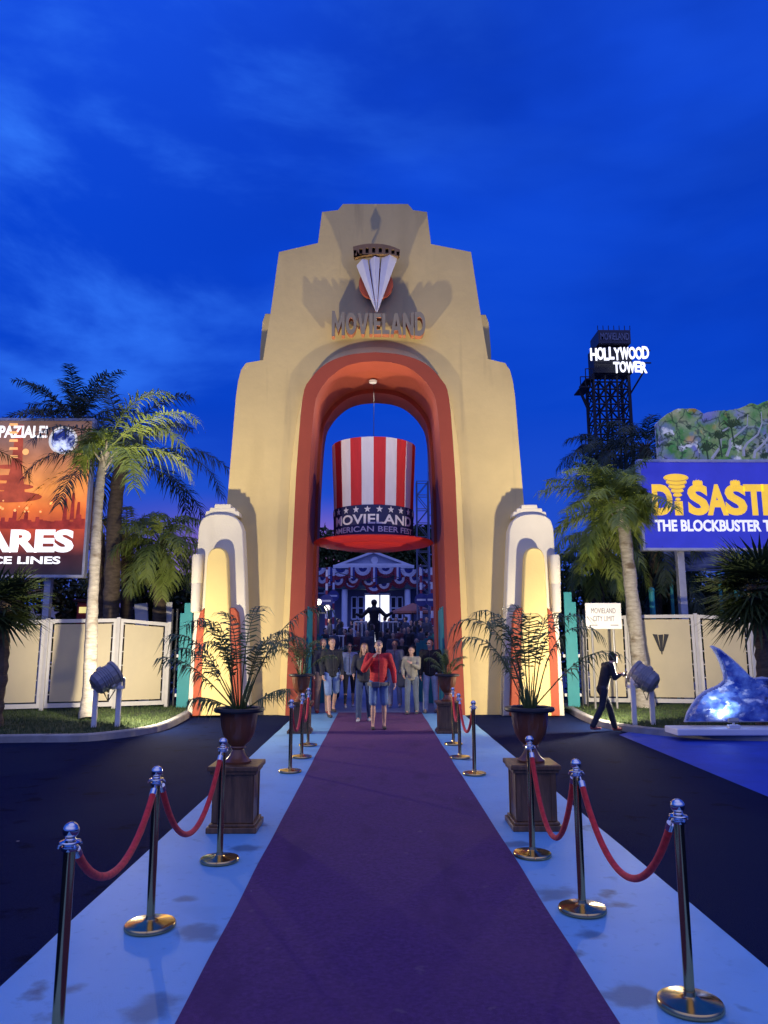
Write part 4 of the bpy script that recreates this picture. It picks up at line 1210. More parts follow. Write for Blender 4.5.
def feather_crown(base, n, L_, ll, nl, w, el=(-.35, 1.35), droop=1.7, sag=.9, plume=.45, seed=0, avoid=None):
    random.seed(seed)
    bm = BM()
    for k in range(n):
        az = k * 2.39996 + random.uniform(-.25, .25)
        u = (k + .5) / n
        lk = 1.0
        if avoid is not None and u > .05:
            da = (az - avoid[0] + PI) % (2 * PI) - PI
            if abs(da) < avoid[1]: lk = avoid[2]
        e = el[1] + (el[0] - el[1]) * u ** .9 + random.uniform(-.12, .12)
        frond(bm, V(base) + V((.06 * math.cos(az), .06 * math.sin(az), .12 * (1 - u))), az, e, L_ * lk * random.uniform(.85, 1.1) * (.75 + .25 * min(1, u * 2.5)), droop * random.uniform(.8, 1.15), ll, nl, w, sag, plume)
    return bm
def trunk_bm(pts, rad, seg=12, ring=.0, step=.12):
    pts = smooth_path([V(p) for p in pts], 6)
    L_ = sum((b - a).length for a, b in zip(pts[:-1], pts[1:]))
    n = max(8, int(L_ / step)); out = []; rs = []
    ds = [0]
    for a, b in zip(pts[:-1], pts[1:]): ds.append(ds[-1] + (b - a).length)
    for i in range(n + 1):
        s = L_ * i / n; j = 0
        while j < len(ds) - 2 and ds[j + 1] < s: j += 1
        f = (s - ds[j]) / max(1e-6, ds[j + 1] - ds[j])
        out.append(pts[j].lerp(pts[j + 1], f)); u = i / n
        r = rad[0] + (rad[1] - rad[0]) * u
        rs.append(r * (1 + ring * (1 if i % 2 else -1) + .06 * noise.noise(V((s * 2, rad[0] * 9, 0)))) * (1.25 - .25 * min(1, u * 12)))
    bm = BM(); tube(bm, out, rs, seg)
    for v in bm.verts: v.co += V((noise.noise(v.co * 4), noise.noise(v.co * 4 + V((7, 0, 0))), 0)) * rad[0] * .12
    return bm
def feather_palm(label, pts, rad, bark, leafm, n, L_, ll, nl, w, seed, group='palm trees behind the fences', boots=True, **kw):
    t = thing('palm_tree', label, 'palm tree', (pts[0][0], pts[0][1], 0), group=group)
    obj('trunk', trunk_bm(pts, rad, ring=.025), bark, t, world=True, smooth=True)
    top = V(pts[-1])
    if boots:                                    # old leaf bases under the crown
        random.seed(seed + 5); bm = BM()
        for k in range(14):
            az = random.uniform(0, 2 * PI); z = random.uniform(-.6, .05)
            b = top + V((0, 0, z)); d = V((math.cos(az), math.sin(az), 1.6)).normalized()
            tube(bm, [b, b + d * .22, b + d * .42 + V((math.cos(az), math.sin(az), 0)) * .05], [rad[1] * .5, rad[1] * .35, .012], 5)
        obj('leaf_base', bm, bark, t, world=True)
    obj('crown', feather_crown(top, n, L_, ll, nl, w, seed=seed, **kw), leafm, t, world=True)
    return t
def fan_leaf(bm, base, d, pet, R, nb, w, up, sag=.35):
    d = d.normalized(); s = d.cross(up).normalized(); nr = s.cross(d)
    c = base + d * pet + V((0, 0, -.05 * pet))
    tube(bm, [base, base + d * pet * .5 + V((0, 0, .03)), c], [.018, .014, .010], 4, cap=False)
    for k in range(nb):
        a = -2.2 + 4.4 * (k + .5) / nb
        b = (d * math.cos(a) + s * math.sin(a) + nr * random.uniform(-.06, .12)).normalized()
        l = R * (1 - .18 * abs(a) / 2.2) * random.uniform(.92, 1.05)
        leaflet(bm, c, b, l, w, nr, sag)
def fan_palm(label, base, h, r, n, pet, R, seed, leafm, nb=24, w=.045, el=(-.9, 1.2), group='palm trees behind the fences'):
    random.seed(seed)
    t = thing('fan_palm', label, 'palm tree', base, group=group)
    b = V(base); top = b + V((0, 0, h))
    obj('trunk', trunk_bm([b, b + V((.05, 0, h * .5)), top], (r * 1.1, r), ring=.06), bark_d, t, world=True)
    bm = BM()
    for k in range(n):
        az = k * 2.39996 + random.uniform(-.3, .3); e = el[1] + (el[0] - el[1]) * (k + .5) / n
        d = V((math.cos(az) * math.cos(e), math.sin(az) * math.cos(e), math.sin(e)))
        fan_leaf(bm, top + V((0, 0, -.15 * random.random())), d, pet * random.uniform(.8, 1.15), R * random.uniform(.85, 1.1), nb, w, V((0, 0, 1)))
    obj('crown', bm, leafm, t, world=True)
    return t
def leafy_tree(label, base, h, lobes, nleaf, size, seed, leafm=None, trunk=(.16, .08), group='dark trees behind the fences', name='tree'):
    random.seed(seed)
    t = thing(name, label, 'tree', base, group=group)
    b = V(base); bm = BM()
    mid = b + V((random.uniform(-.2, .2), 0, h * .5))
    tb = trunk_bm([b, mid, b + V((0, 0, h * .8))], trunk, seg=8)
    for (lx, ly, lz, rx, ry, rz) in lobes:
        tube(tb, [mid, mid.lerp(b + V((lx, ly, lz)), .6) + V((0, 0, .2)), b + V((lx, ly, lz))], [trunk[1], trunk[1] * .6, .02], 5)
    obj('trunk', tb, bark_d, t, world=True)
    for (lx, ly, lz, rx, ry, rz) in lobes:
        nc = max(6, int(nleaf / len(lobes) / 26))
        for _ in range(nc):
            while True:
                q = V((random.uniform(-1, 1), random.uniform(-1, 1), random.uniform(-1, 1)))
                if .25 < q.length < 1: break
            c = b + V((lx + q.x * rx, ly + q.y * ry, lz + q.z * rz)); cr = random.uniform(.16, .42)
            for _ in range(26):
                p = c + V((random.gauss(0, 1), random.gauss(0, 1), random.gauss(0, .7))) * cr * .6
                d = V((random.gauss(0, 1), random.gauss(0, 1), random.gauss(-.3, .7))).normalized()
                leaflet(bm, p, d, size * random.uniform(.7, 1.4), size * .42, V((random.gauss(0, 1), random.gauss(0, 1), 1)), .3)
    obj('crown', bm, leafm or leaf_t, t, world=True)
    return t
def pt(px, py, Y): return P(px, py, Y)
def gd(px, Y, z=0): return V((PX(px, Y, 1.7), Y, z))

# --- palms on the left
feather_palm('feather palm with a slender pale trunk rising in front of the left fence', [G(88, 719, .1), pt(92, 620, 16.6), pt(96, 540, 16.6), pt(101, 475, 16.6), pt(106, 452, 16.6)], (.15, .095), bark_w, leaf_b, 11, 2.5, .62, 50, .030, 11, el=(.0, 1.45), droop=1.9, sag=1.0, avoid=(PI * 1.1, 1.45, .28))
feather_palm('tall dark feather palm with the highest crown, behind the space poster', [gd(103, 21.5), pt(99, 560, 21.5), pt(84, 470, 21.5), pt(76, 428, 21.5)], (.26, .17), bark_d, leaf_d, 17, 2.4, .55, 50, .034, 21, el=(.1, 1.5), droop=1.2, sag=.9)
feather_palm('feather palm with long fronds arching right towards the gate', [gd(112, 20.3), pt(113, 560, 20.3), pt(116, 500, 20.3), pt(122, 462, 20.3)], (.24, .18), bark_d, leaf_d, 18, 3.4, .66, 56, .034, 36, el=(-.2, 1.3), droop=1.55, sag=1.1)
feather_palm('low bright green feather palm beside the pilaster left of the carpet', [gd(161, 20.6), pt(160, 585, 20.6), pt(160, 545, 20.6)], (.20, .16), bark_d, leaf_b, 24, 1.75, .52, 44, .032, 43, el=(-.7, 1.35), droop=2.0, sag=1.3)
feather_palm('bushy feather palm just right of the space poster, half hidden by others', [gd(128, 22.5), pt(127, 590, 22.5), pt(126, 540, 22.5)], (.22, .17), bark_d, leaf_b, 22, 1.9, .5, 40, .034, 52, el=(-.7, 1.35), droop=1.9, sag=1.2)
fan_palm('dark fan palm at the left edge in front of the fence', (PX(-2, 14.6), 14.6, .1), pt(0, 607, 14.6).z, .17, 32, .42, .82, 61, leaf_d)
# a frond hanging in front of the poster belongs to a palm beyond the left edge
feather_palm('feather palm at the far left edge whose dark fronds cross the space poster', [gd(-62, 17.9, .1), pt(-60, 540, 17.9), pt(-58, 455, 17.9)], (.2, .15), bark_d, leaf_d, 8, 2.3, .40, 36, .028, 75, el=(-.4, 1.2), droop=1.9, sag=.9)
# --- palms on the right
feather_palm('bright feather palm with a pale trunk in front of the fence on the right lawn', [gd(642, 18.7, .1), pt(638, 650, 18.7), pt(628, 560, 18.7), pt(622, 508, 18.7)], (.20, .155), bark_w, leaf_b, 34, 2.2, .62, 60, .034, 83, el=(-.25, 1.4), droop=1.25, sag=.95, avoid=(-.1, 1.15, .34))
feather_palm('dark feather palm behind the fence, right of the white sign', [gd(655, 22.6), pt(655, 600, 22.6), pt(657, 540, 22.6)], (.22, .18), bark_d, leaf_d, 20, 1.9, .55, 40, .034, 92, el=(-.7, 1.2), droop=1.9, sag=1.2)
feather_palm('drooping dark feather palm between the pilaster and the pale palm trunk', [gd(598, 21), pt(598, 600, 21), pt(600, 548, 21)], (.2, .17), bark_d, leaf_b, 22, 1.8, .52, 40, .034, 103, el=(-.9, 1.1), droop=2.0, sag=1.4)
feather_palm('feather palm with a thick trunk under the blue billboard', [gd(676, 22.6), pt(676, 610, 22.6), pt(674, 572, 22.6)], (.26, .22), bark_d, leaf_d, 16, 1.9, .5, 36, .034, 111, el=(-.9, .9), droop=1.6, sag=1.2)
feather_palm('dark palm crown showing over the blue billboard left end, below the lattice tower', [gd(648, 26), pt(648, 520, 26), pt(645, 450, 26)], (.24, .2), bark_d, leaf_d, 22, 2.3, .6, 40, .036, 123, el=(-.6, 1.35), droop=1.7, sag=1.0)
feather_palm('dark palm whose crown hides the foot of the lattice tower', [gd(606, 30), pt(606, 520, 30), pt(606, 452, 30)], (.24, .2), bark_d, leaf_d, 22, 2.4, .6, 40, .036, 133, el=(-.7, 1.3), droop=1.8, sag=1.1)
fan_palm('big dark fan palm at the right edge hanging over the wave', (PX(763, 14.3), 14.3, .1), pt(760, 590, 14.3).z, .20, 44, .50, 1.0, 141, leaf_d, w=.055)
# --- dark trees as a backdrop behind both fences
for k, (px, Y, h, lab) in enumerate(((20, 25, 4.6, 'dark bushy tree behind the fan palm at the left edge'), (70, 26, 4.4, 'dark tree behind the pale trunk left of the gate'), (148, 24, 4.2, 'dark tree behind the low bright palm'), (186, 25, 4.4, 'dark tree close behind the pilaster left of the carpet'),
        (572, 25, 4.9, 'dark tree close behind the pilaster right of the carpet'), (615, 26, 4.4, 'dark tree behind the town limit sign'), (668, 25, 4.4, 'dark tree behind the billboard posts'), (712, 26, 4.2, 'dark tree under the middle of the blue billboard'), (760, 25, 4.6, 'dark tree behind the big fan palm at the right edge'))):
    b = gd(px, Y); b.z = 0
    leafy_tree(lab, tuple(b), h, [(-.9, 0, h * .55, 1.1, .9, h * .38), (.8, .2, h * .6, 1.1, .9, h * .36), (0, .3, h * .72, 1.0, .8, h * .26), (.2, -.3, h * .3, 1.5, .7, h * .28)], 5200, .18, 200 + k)

# ------------------------------------------------------------------ urns, pedestals, potted palms
def pedestal(px, py, label):
    g = G(px, py); t = thing('pedestal', label, 'pedestal', (g.x, g.y + .21, 0.0045), group='wooden pedestals beside the carpet')
    bm = BM(); bx(bm, -.27, .27, -.27, .27, 0, .05, .008); bx(bm, -.245, .245, -.245, .245, .051, .075, .006); obj('base', bm, wood_m, t)
    bm = BM(); bx(bm, -.215, .215, -.215, .215, .075, .50, .006)
    for s in (-1, 1):                               # raised stiles on each face
        bx(bm, s * .19 - .025, s * .19 + .025, -.224, -.2155, .08, .495, .002); bx(bm, s * .19 - .025, s * .19 + .025, .2155, .224, .08, .495, .002)
        bx(bm, s * .2155 if s > 0 else -.224, .224 if s > 0 else -.2155, .165, .215, .08, .495, .002); bx(bm, s * .2155 if s > 0 else -.224, .224 if s > 0 else -.2155, -.215, -.165, .08, .495, .002)
    obj('box', bm, wood_m, t)
    bm = BM(); bx(bm, -.25, .25, -.25, .25, .501, .53, .006); bx(bm, -.275, .275, -.275, .275, .531, .575, .01); obj('top', bm, wood_m, t)
    t.scale = (.84, .84, 1)
    return t
def potted_palm(loc, label, seed, spread=1.0, sc=1.0, fr=None):
    random.seed(seed)
    t = thing('potted_palm', label, 'potted palm', loc, group='potted palms in urns on pedestals')
    bm = BM()
    prof = [(.0, 0), (.145, 0), (.150, .02), (.125, .035), (.105, .055), (.075, .10), (.062, .135), (.085, .155), (.078, .17), (.12, .21), (.165, .29), (.185, .38), (.197, .47), (.205, .515)]
    seg = 40
    allv = lathe(bm, prof, seg)
    for v in bm.verts:                              # fluted bowl
        if .18 < v.co.z < .50:
            a = math.atan2(v.co.y, v.co.x); k = 1 + .022 * math.cos(a * 20); v.co.x *= k; v.co.y *= k
    obj('urn', bm, urn_m, t, smooth=True)
    bm = BM(); lathe(bm, [(.20, .505), (.26, .512), (.275, .530), (.27, .552), (.235, .560), (.20, .550), (.195, .52)], 40, close=False); obj('rim', bm, urn_rim, t, smooth=True)
    bm = BM(); lathe(bm, [(0, .525), (.197, .52)], 24, close=False)
    for _ in range(40): ball(bm, (random.uniform(-.14, .14), random.uniform(-.14, .14), .525), random.uniform(.008, .02), 5, 3)
    obj('soil', bm, soil_p, t)
    for (az, el, L_, dr, ll) in fr:
        bm = BM(); r = random.uniform(.01, .06); b = V((r * math.cos(az), r * math.sin(az), .52))
        frond(bm, b, az, el, L_ * sc, dr, ll * sc, 22, .019, sag=1.5, plume=.16, bare=.36, rr=.009, taper=.3, late=True)
        obj('frond', bm, leaf_p, t)
    bm = BM()
    for k in range(9):
        a = random.uniform(0, 2 * PI); l = random.uniform(.18, .42); c = V((.05 * math.cos(a), .05 * math.sin(a), .52))
        tube(bm, [c, c + V((.05 * math.cos(a), .05 * math.sin(a), l * .6)), c + V((.12 * math.cos(a), .12 * math.sin(a), l))], [.011, .008, .002], 5)
    obj('shoots', bm, leaf_p, t)
    t.scale = (.87, .87, .90)
    return t
fC = [(2.9, 1.0, 1.2, 1.7, .30), (.2, 1.1, 1.15, 1.6, .30), (1.6, 1.4, 1.2, 1.2, .28), (4.4, 1.3, 1.1, 1.3, .28), (5.6, 1.2, 1.0, 1.6, .28), (2.3, 1.35, 1.2, 1.6, .28), (3.4, .8, .8, 1.0, .26), (-.3, .9, .8, 1.2, .26)]
fA = [(3.0, 1.05, 1.45, 1.5, .40), (3.35, .80, 1.2, 1.0, .40), (2.8, .95, 1.25, 1.3, .38), (.2, 1.15, 1.85, 1.5, .38), (-.1, 1.25, 1.4, 2.6, .30), (2.2, 1.42, 1.6, 2.0, .32), (4.2, 1.32, 1.5, 1.9, .34), (5.5, 1.28, 1.3, 2.5, .32), (1.3, 1.45, 1.65, 1.9, .32), (-.4, .55, .75, .8, .32), (3.5, .45, .6, .8, .32), (2.7, 1.32, 1.65, 2.6, .32), (.6, 1.35, 1.45, 2.7, .30), (3.9, 1.4, 1.2, 2.6, .30)]
fB = [(2.95, 1.30, 1.7, 2.6, .38), (3.3, 1.15, 1.45, 2.3, .38), (.02, .80, 1.45, 1.35, .38), (-.25, 1.3, 1.55, 2.6, .36), (1.7, 1.46, 1.65, 1.8, .32), (4.6, 1.42, 1.5, 1.9, .34), (5.6, 1.38, 1.6, 2.2, .32), (2.4, 1.44, 1.7, 2.4, .32), (.7, 1.42, 1.65, 2.3, .32), (3.8, 1.40, 1.5, 2.3, .32), (2.0, 1.2, 1.0, 2.2, .30)]
pA = pedestal(231, 834, 'dark wooden pedestal left of the carpet nearest the camera')
pB = pedestal(538, 832, 'dark wooden pedestal right of the carpet nearest the camera')
pC = pedestal(299, 734, 'dark pedestal at the foot of the arch left of the carpet')
pD = pedestal(449, 734, 'dark pedestal at the foot of the arch right of the carpet')
for p_, lab, sd, fr, sc in ((pA, 'potted palm in a brown urn left of the carpet nearest the camera', 5, fA, .84), (pB, 'potted palm in a brown urn right of the carpet with symmetric drooping fronds', 9, fB, .84), (pC, 'potted palm in an urn at the arch foot left of the carpet', 15, fB, .60), (pD, 'potted palm in an urn at the arch foot right of the carpet', 19, fC, .52)):
    potted_palm((p_.location.x, p_.location.y, p_.location.z + .5755), lab, sd, sc=sc, fr=fr)

# ------------------------------------------------------------------ rope barriers
def make_post(loc, label):
    t = thing('rope_post', label, 'barrier post', loc, group='rope barrier posts along the carpet')
    bm = BM(); lathe(bm, [(0, 0), (.145, 0), (.152, .008), (.152, .022), (.146, .030), (.120, .036), (.05, .042), (.030, .052), (.026, .07), (0, .07)], 36); obj('base', bm, brass, t, smooth=True)
    bm = BM(); lathe(bm, [(.0245, .055), (.0245, .835)], 20); obj('pole', bm, brass, t, smooth=True)
    bm = BM(); lathe(bm, [(.0, .818), (.034, .818), (.036, .826), (.034, .834), (.028, .836), (.026, .846), (.043, .848), (.045, .852), (.043, .856), (.024, .862), (.022, .868), (0, .868)], 24)
    for a in range(4):
        q = a * PI / 2 + PI / 4
        tube(bm, [(.03 * math.cos(q), .03 * math.sin(q), .848), (  .048 * math.cos(q), .048 * math.sin(q), .843), (.050 * math.cos(q), .050 * math.sin(q), .832)], .004, 5)
    obj('collar', bm, chrome, t, smooth=True)
    bm = BM(); ball(bm, (0, 0, .8985), .0345, 24, 16); obj('ball', bm, chrome, t, smooth=True)
    return t
zs_ = .0045
LP_ = [((55, 1065), 'gold rope post left of the carpet nearest the camera, base cut by the frame'), ((150, 928.5), 'gold rope post left of the carpet, middle of the near three'), ((219.5, 862), 'gold rope post left of the carpet right in front of the wooden pedestal'),
       ((290, 772.5), 'gold rope post left of the carpet, nearest of the far three'), ((301.5, 758), 'gold rope post left of the carpet, middle of the far three'), ((308, 746), 'gold rope post left of the carpet, farthest one by the arch'),
       ((690.5, 1008), 'gold rope post right of the carpet nearest the camera'), ((582.5, 912), 'gold rope post right of the carpet, middle of the near three'), ((532.5, 856.5), 'gold rope post right of the carpet right in front of the wooden pedestal'),
       ((474.5, 775), 'gold rope post right of the carpet, nearest of the far three'), ((460, 758.5), 'gold rope post right of the carpet, middle of the far three'), ((453.5, 745), 'gold rope post right of the carpet, farthest one by the arch')]
first = None; posts = []
for (px, py), lab in LP_:
    g = G(px, py)
    if first is None: first = make_post((g.x, g.y, zs_), lab); posts.append(first)
    else:
        c = copy_tree(first); c.location = (g.x, g.y, zs_); c['label'] = lab; posts.append(c); c.rotation_euler = (random.uniform(-.008, .008), random.uniform(-.008, .008), random.uniform(0, 1.5))
def rope(a, b, sag, label):
    A = posts[a].location + V((0, 0, .828)); B = posts[b].location + V((0, 0, .828))
    u = (B - A).normalized(); t = thing('rope', label, 'barrier rope', tuple(A), group='red velvet ropes between the posts')
    A2 = u * .058; D = (B - A); pts = []
    n = 30
    p0 = u * .075 + V((0, 0, -.03)); p1 = D - u * .075 + V((0, 0, -.03))
    for i in range(n + 1):
        s = i / n; q = p0.lerp(p1, s); q.z -= sag * (1 - (2 * s - 1) ** 2) * (1 + .12 * (2 * s - 1) ** 2)
        pts.append(q)
    bm = BM(); tube(bm, pts, [.0190 * (1 + .05 * noise.noise(V((i * .9, a, 0)))) for i in range(n + 1)], 12); obj('velvet', bm, velvet, t, smooth=True)
    for e0, e1, pp in ((pts[0], pts[1], u * .056), (pts[-1], pts[-2], D - u * .056)):
        bm = BM(); d = (e0 - e1).normalized()
        tube(bm, [e0 - d * .035, e0 + d * .005], .0215, 12); tube(bm, [e0, e0 + d * .02, pp + V((0, 0, 0))], .006, 6)
        obj('end_cap', bm, chrome, t, smooth=True)
rope(0, 1, .26, 'red velvet rope left of the carpet nearest the camera')
rope(1, 2, .42, 'red velvet rope left of the carpet ending by the wooden pedestal')
rope(6, 7, .40, 'pinkish red velvet rope right of the carpet nearest the camera')
rope(7, 8, .50, 'deep sagging red velvet rope in front of the right wooden pedestal')
rope(3, 4, .34, 'dark red rope between the nearer far posts left of the carpet')
rope(4, 5, .34, 'dark red rope at the arch foot left of the carpet')
rope(9, 10, .34, 'dark red rope between the nearer far posts right of the carpet')
rope(10, 11, .34, 'dark red rope at the arch foot right of the carpet')
# ------------------------------------------------------------------ people
def sw(bm, p0, r0, p1, r1, n=6):
    """a chain of ellipsoids from p0 to p1, fused later by a voxel remesh"""
    p0, p1 = V(p0), V(p1)
    r0 = V(r0) if isinstance(r0, (tuple, list, Vector)) else V((r0, r0, r0)); r1 = V(r1) if isinstance(r1, (tuple, list, Vector)) else V((r1, r1, r1))
    for i in range(n + 1):
        u = i / n; ball(bm, p0.lerp(p1, u), tuple(r0.lerp(r1, u)), 12, 8)
PENDING = []
def fused(name, bm, m, parent, vox, smooth=4):
    o = obj(name, bm, m, parent, smooth=True)
    md = o.modifiers.new('r', 'REMESH'); md.mode = 'VOXEL'; md.voxel_size = vox; md.use_smooth_shade = True
    sm = o.modifiers.new('s', 'SMOOTH'); sm.iterations = smooth; sm.factor = .5
    PENDING.append(o); return o
_mc = {}
def cm(key, c, r=.8, **kw):
    k = (key, c)
    if k not in _mc: _mc[k] = M(key, c, r, **kw)
    return _mc[k]
SKIN = (0.52, 0.31, 0.22)
def person(loc, h, rz, label, top, legs, shoes, hair=(.03, .02, .015), legtype='long', stride=(.18, -.18), knee=(0, 0), arms=None, lean=0.0, head=(0, 0), hairlong=False, hood=False, vest=False, bulk=1.0, group='people coming through the gate', skin=SKIN, glasses=False, vox=.016, lite=False):
    s = h / 1.75
    t = thing('person', label, 'person', loc, rz, group)
    sk = cm('skin', skin, .55, var=.06)
    def K(x, y, z): return V((x * s, y * s, z * s))
    ly = lambda z: -lean * max(0, z - .9)
    # joints (facing -Y)
    hips = [K(-.098, 0, .90), K(.098, 0, .90)]
    ank = [K(-.115, -stride[0], .085 + knee[0] * .3), K(.115, -stride[1], .085 + knee[1] * .3)]
    kn = [(hips[i] + ank[i]) / 2 + K(0, -.035 - knee[i] * .25, .02) for i in (0, 1)]
    shd = [K(-.175 * bulk, ly(1.42), 1.41), K(.175 * bulk, ly(1.42), 1.41)]
    if arms is None: arms = (((-.05, .02, -.28), (-.04, -.07, -.53)), ((.05, .02, -.28), (.04, -.07, -.53)))
    elb = [shd[i] + K(*arms[i][0]) for i in (0, 1)]; wri = [shd[i] + K(*arms[i][1]) for i in (0, 1)]
    neck = K(0, ly(1.46), 1.47); hd = K(0, ly(1.6) - .02 - head[1] * .06, 1.615 - abs(head[1]) * .03)
    # body: head, neck, torso, arms, hands, legs as one surface
    bm = BM()
    sw(bm, K(0, ly(.9), .93), K(.135, .095, .09), K(0, ly(1.15), 1.15), K(.12, .085, .09), 3); sw(bm, K(0, ly(1.15), 1.15), K(.12, .085, .09), K(0, ly(1.35), 1.34), K(.145, .095, .09), 3)
    sw(bm, K(0, ly(1.38), 1.38), .062 * s, hd - K(0, 0, .05), .050 * s, 5)
    ball(bm, hd + K(0, .005, .025), K(.074, .092, .088), 16, 12); ball(bm, hd + K(0, -.025, -.035), K(.058, .064, .075), 14, 10)
    fx = math.sin(head[0]); fy = math.cos(head[0])
    def face(a, b, z): return hd + K(a * fy - b * fx * -1 * 0 + b * fx, -(b * fy) + a * fx * 0, z)
    sw(bm, face(0, .082, .012), .010 * s, face(0, .100, -.018), .015 * s, 3)                      # nose
    sw(bm, face(-.03, .078, .030), .011 * s, face(.03, .078, .030), .011 * s, 4)                    # brow
    sw(bm, face(-.018, .080, -.052), .008 * s, face(.018, .080, -.052), .008 * s, 3)                # lips
    ball(bm, face(0, .065, -.092), K(.026, .024, .020), 8, 6)
    for e in (-1, 1): ball(bm, hd + K(.076 * e, .01, 0), K(.012, .020, .032), 8, 6)
    for i in (0, 1):
        sw(bm, shd[i], .048 * s, elb[i], .038 * s, 6); sw(bm, elb[i], .037 * s, wri[i], .026 * s, 6)
        d = (wri[i] - elb[i]).normalized(); sgn = -1 if i == 0 else 1
        c = wri[i] + d * .045 * s
        sw(bm, wri[i] + d * .01 * s, .024 * s, c + d * .03 * s, .029 * s, 3)
        side = d.cross(V((1, 0, 0))); side = side.normalized() if side.length > .2 else V((0, 1, 0))
        curl = V((-sgn, 0, 0)) if abs(d.z) > .5 else V((0, 0, -1))
        for k, ln in enumerate((.072, .082, .076, .060)):
            b0 = c + d * .045 * s + side * (k - 1.5) * .019 * s
            b1 = b0 + (d * .6 + curl * .25).normalized() * ln * .55 * s; b2 = b1 + (d * .45 + curl * .6).normalized() * ln * .5 * s
            sw(bm, b0, .0092 * s, b1, .0088 * s, 4); sw(bm, b1, .0088 * s, b2, .0075 * s, 4)
        th0 = c - side * .03 * s; th1 = th0 - side * .022 * s + d * .03 * s; th2 = th1 + d * .03 * s + curl * .008 * s
        sw(bm, th0, .012 * s, th1, .0105 * s, 3); sw(bm, th1, .0105 * s, th2, .008 * s, 3)
        sw(bm, hips[i], .078 * s, kn[i], .050 * s, 7); sw(bm, kn[i], .048 * s, kn[i].lerp(ank[i], .4), .052 * s, 3); sw(bm, kn[i].lerp(ank[i], .4), .052 * s, ank[i], .034 * s, 5)
        sw(bm, ank[i], .034 * s, ank[i] + K(0, -.10, -.045), .03 * s, 3)
    body = fused('body', bm, sk, t, vox * .8, 2)
    # eyes
    bm = BM()
    for e in (-1, 1): ball(bm, face(.029 * e, .083, .012), K(.012, .007, .007), 8, 6)
    obj('eyes', bm, cm('eye', (.05, .04, .04), .2), t, smooth=True)
    if glasses:
        bm = BM(); sw(bm, face(-.034, .088, .012), K(.026, .010, .016), face(-.030, .088, .012), K(.026, .010, .016), 1); sw(bm, face(.034, .088, .012), K(.026, .010, .016), face(.030, .088, .012), K(.026, .010, .016), 1)
        tube(bm, [face(-.03, .094, .018), face(.03, .094, .018)], .004 * s, 5)
        for e in (-1, 1): tube(bm, [face(.055 * e, .085, .016), hd + K(.080 * e, .01, .018)], .004 * s, 5)
        obj('sunglasses', bm, cm('lens_black', (.01, .01, .012), .1), t)
    # hair
    bm = BM()
    if hood:
        sw(bm, hd + K(0, .04, .04), K(.086, .085, .095), hd + K(0, .05, -.06), K(.095, .085, .09), 4)
        sw(bm, K(0, ly(1.42) + .03, 1.43), K(.13, .10, .06), K(0, ly(1.45) + .04, 1.47), K(.10, .085, .06), 2)
    sw(bm, hd + K(0, .022, .055), K(.080, .090, .072), hd + K(0, .045, .005), K(.080, .068, .085), 4)
    if hairlong:
        for e in (-1, 1): sw(bm, hd + K(.062 * e, .01, .02), K(.024, .05, .05), hd + K(.085 * e, -.02, -.22), K(.032, .04, .06), 6)
        sw(bm, hd + K(0, .06, .02), K(.08, .04, .06), hd + K(0, .075, -.20), K(.10, .04, .06), 6)
    fused('hair', bm, cm('hair', hair, .55, var=.3, scale=40), t, vox * .8, 2)
    # top
    bm = BM(); g = .018
    sw(bm, K(0, ly(.92), .90), K(.170 * bulk, .125 * bulk, .06), K(0, ly(1.12), 1.12), K(.160 * bulk, .120 * bulk, .08), 4)
    sw(bm, K(0, ly(1.12), 1.12), K(.160 * bulk, .120 * bulk, .08), K(0, ly(1.33), 1.33), K(.180 * bulk, .122 * bulk, .09), 4)
    sw(bm, shd[0] + K(.03, 0, .0), K(.07, .075, .07), shd[1] + K(-.03, 0, .0), K(.07, .075, .07), 6)
    sw(bm, K(0, ly(1.42), 1.43), K(.085, .08, .04), neck + K(0, .01, .0), K(.068, .066, .03), 3)
    if not vest:
        for i in (0, 1):
            sw(bm, shd[i], .074 * s * bulk, elb[i], .060 * s * bulk, 7); sw(bm, elb[i], .058 * s * bulk, wri[i] - (wri[i] - elb[i]) * .06, .043 * s * bulk, 7)
    tp = fused('top', bm, cm('top_cloth', top, .75, var=.18, scale=9, bump=.5, bscale=14), t, vox, 3)
    if vest:
        bm = BM()
        for i in (0, 1):
            sw(bm, shd[i], .060 * s * bulk, elb[i], .052 * s * bulk, 7); sw(bm, elb[i], .052 * s * bulk, wri[i], .038 * s * bulk, 7)
        fused('sleeves', bm, cm('sleeve_cloth', (.03, .03, .035), .8), t, vox, 3)
    # zip / collar line
    bm = BM(); tube(bm, [K(0, -.128 * bulk + ly(.95), .92), K(0, -.130 * bulk + ly(1.2), 1.2), K(0, -.128 * bulk + ly(1.35), 1.36), K(0, -.085 + ly(1.45), 1.46)], .006 * s, 5)
    obj('zip', bm, cm('zip', (.05, .05, .05), .5), t)
    # legs
    bm = BM()
    sw(bm, K(-.075, 0, .93), K(.085, .10, .07), K(.075, 0, .93), K(.085, .10, .07), 5)
    for i in (0, 1):
        sw(bm, hips[i], .098 * s, kn[i], .074 * s if legtype != 'tight' else .062 * s, 7)
        if legtype == 'shorts': sw(bm, hips[i], .100 * s, hips[i].lerp(kn[i], .96) + K(.012 * (1 if i else -1), 0, 0), .080 * s, 6)
        elif legtype == 'tight': sw(bm, kn[i], .060 * s, ank[i] + K(0, 0, .03), .042 * s, 7)
        else: sw(bm, kn[i], .076 * s, ank[i] + K(0, .005, 0), .068 * s, 7)
    fused('shorts' if legtype == 'shorts' else 'trousers', bm, cm('leg_cloth', legs, .85, var=.22, scale=6, bump=.4, bscale=20), t, vox, 3)
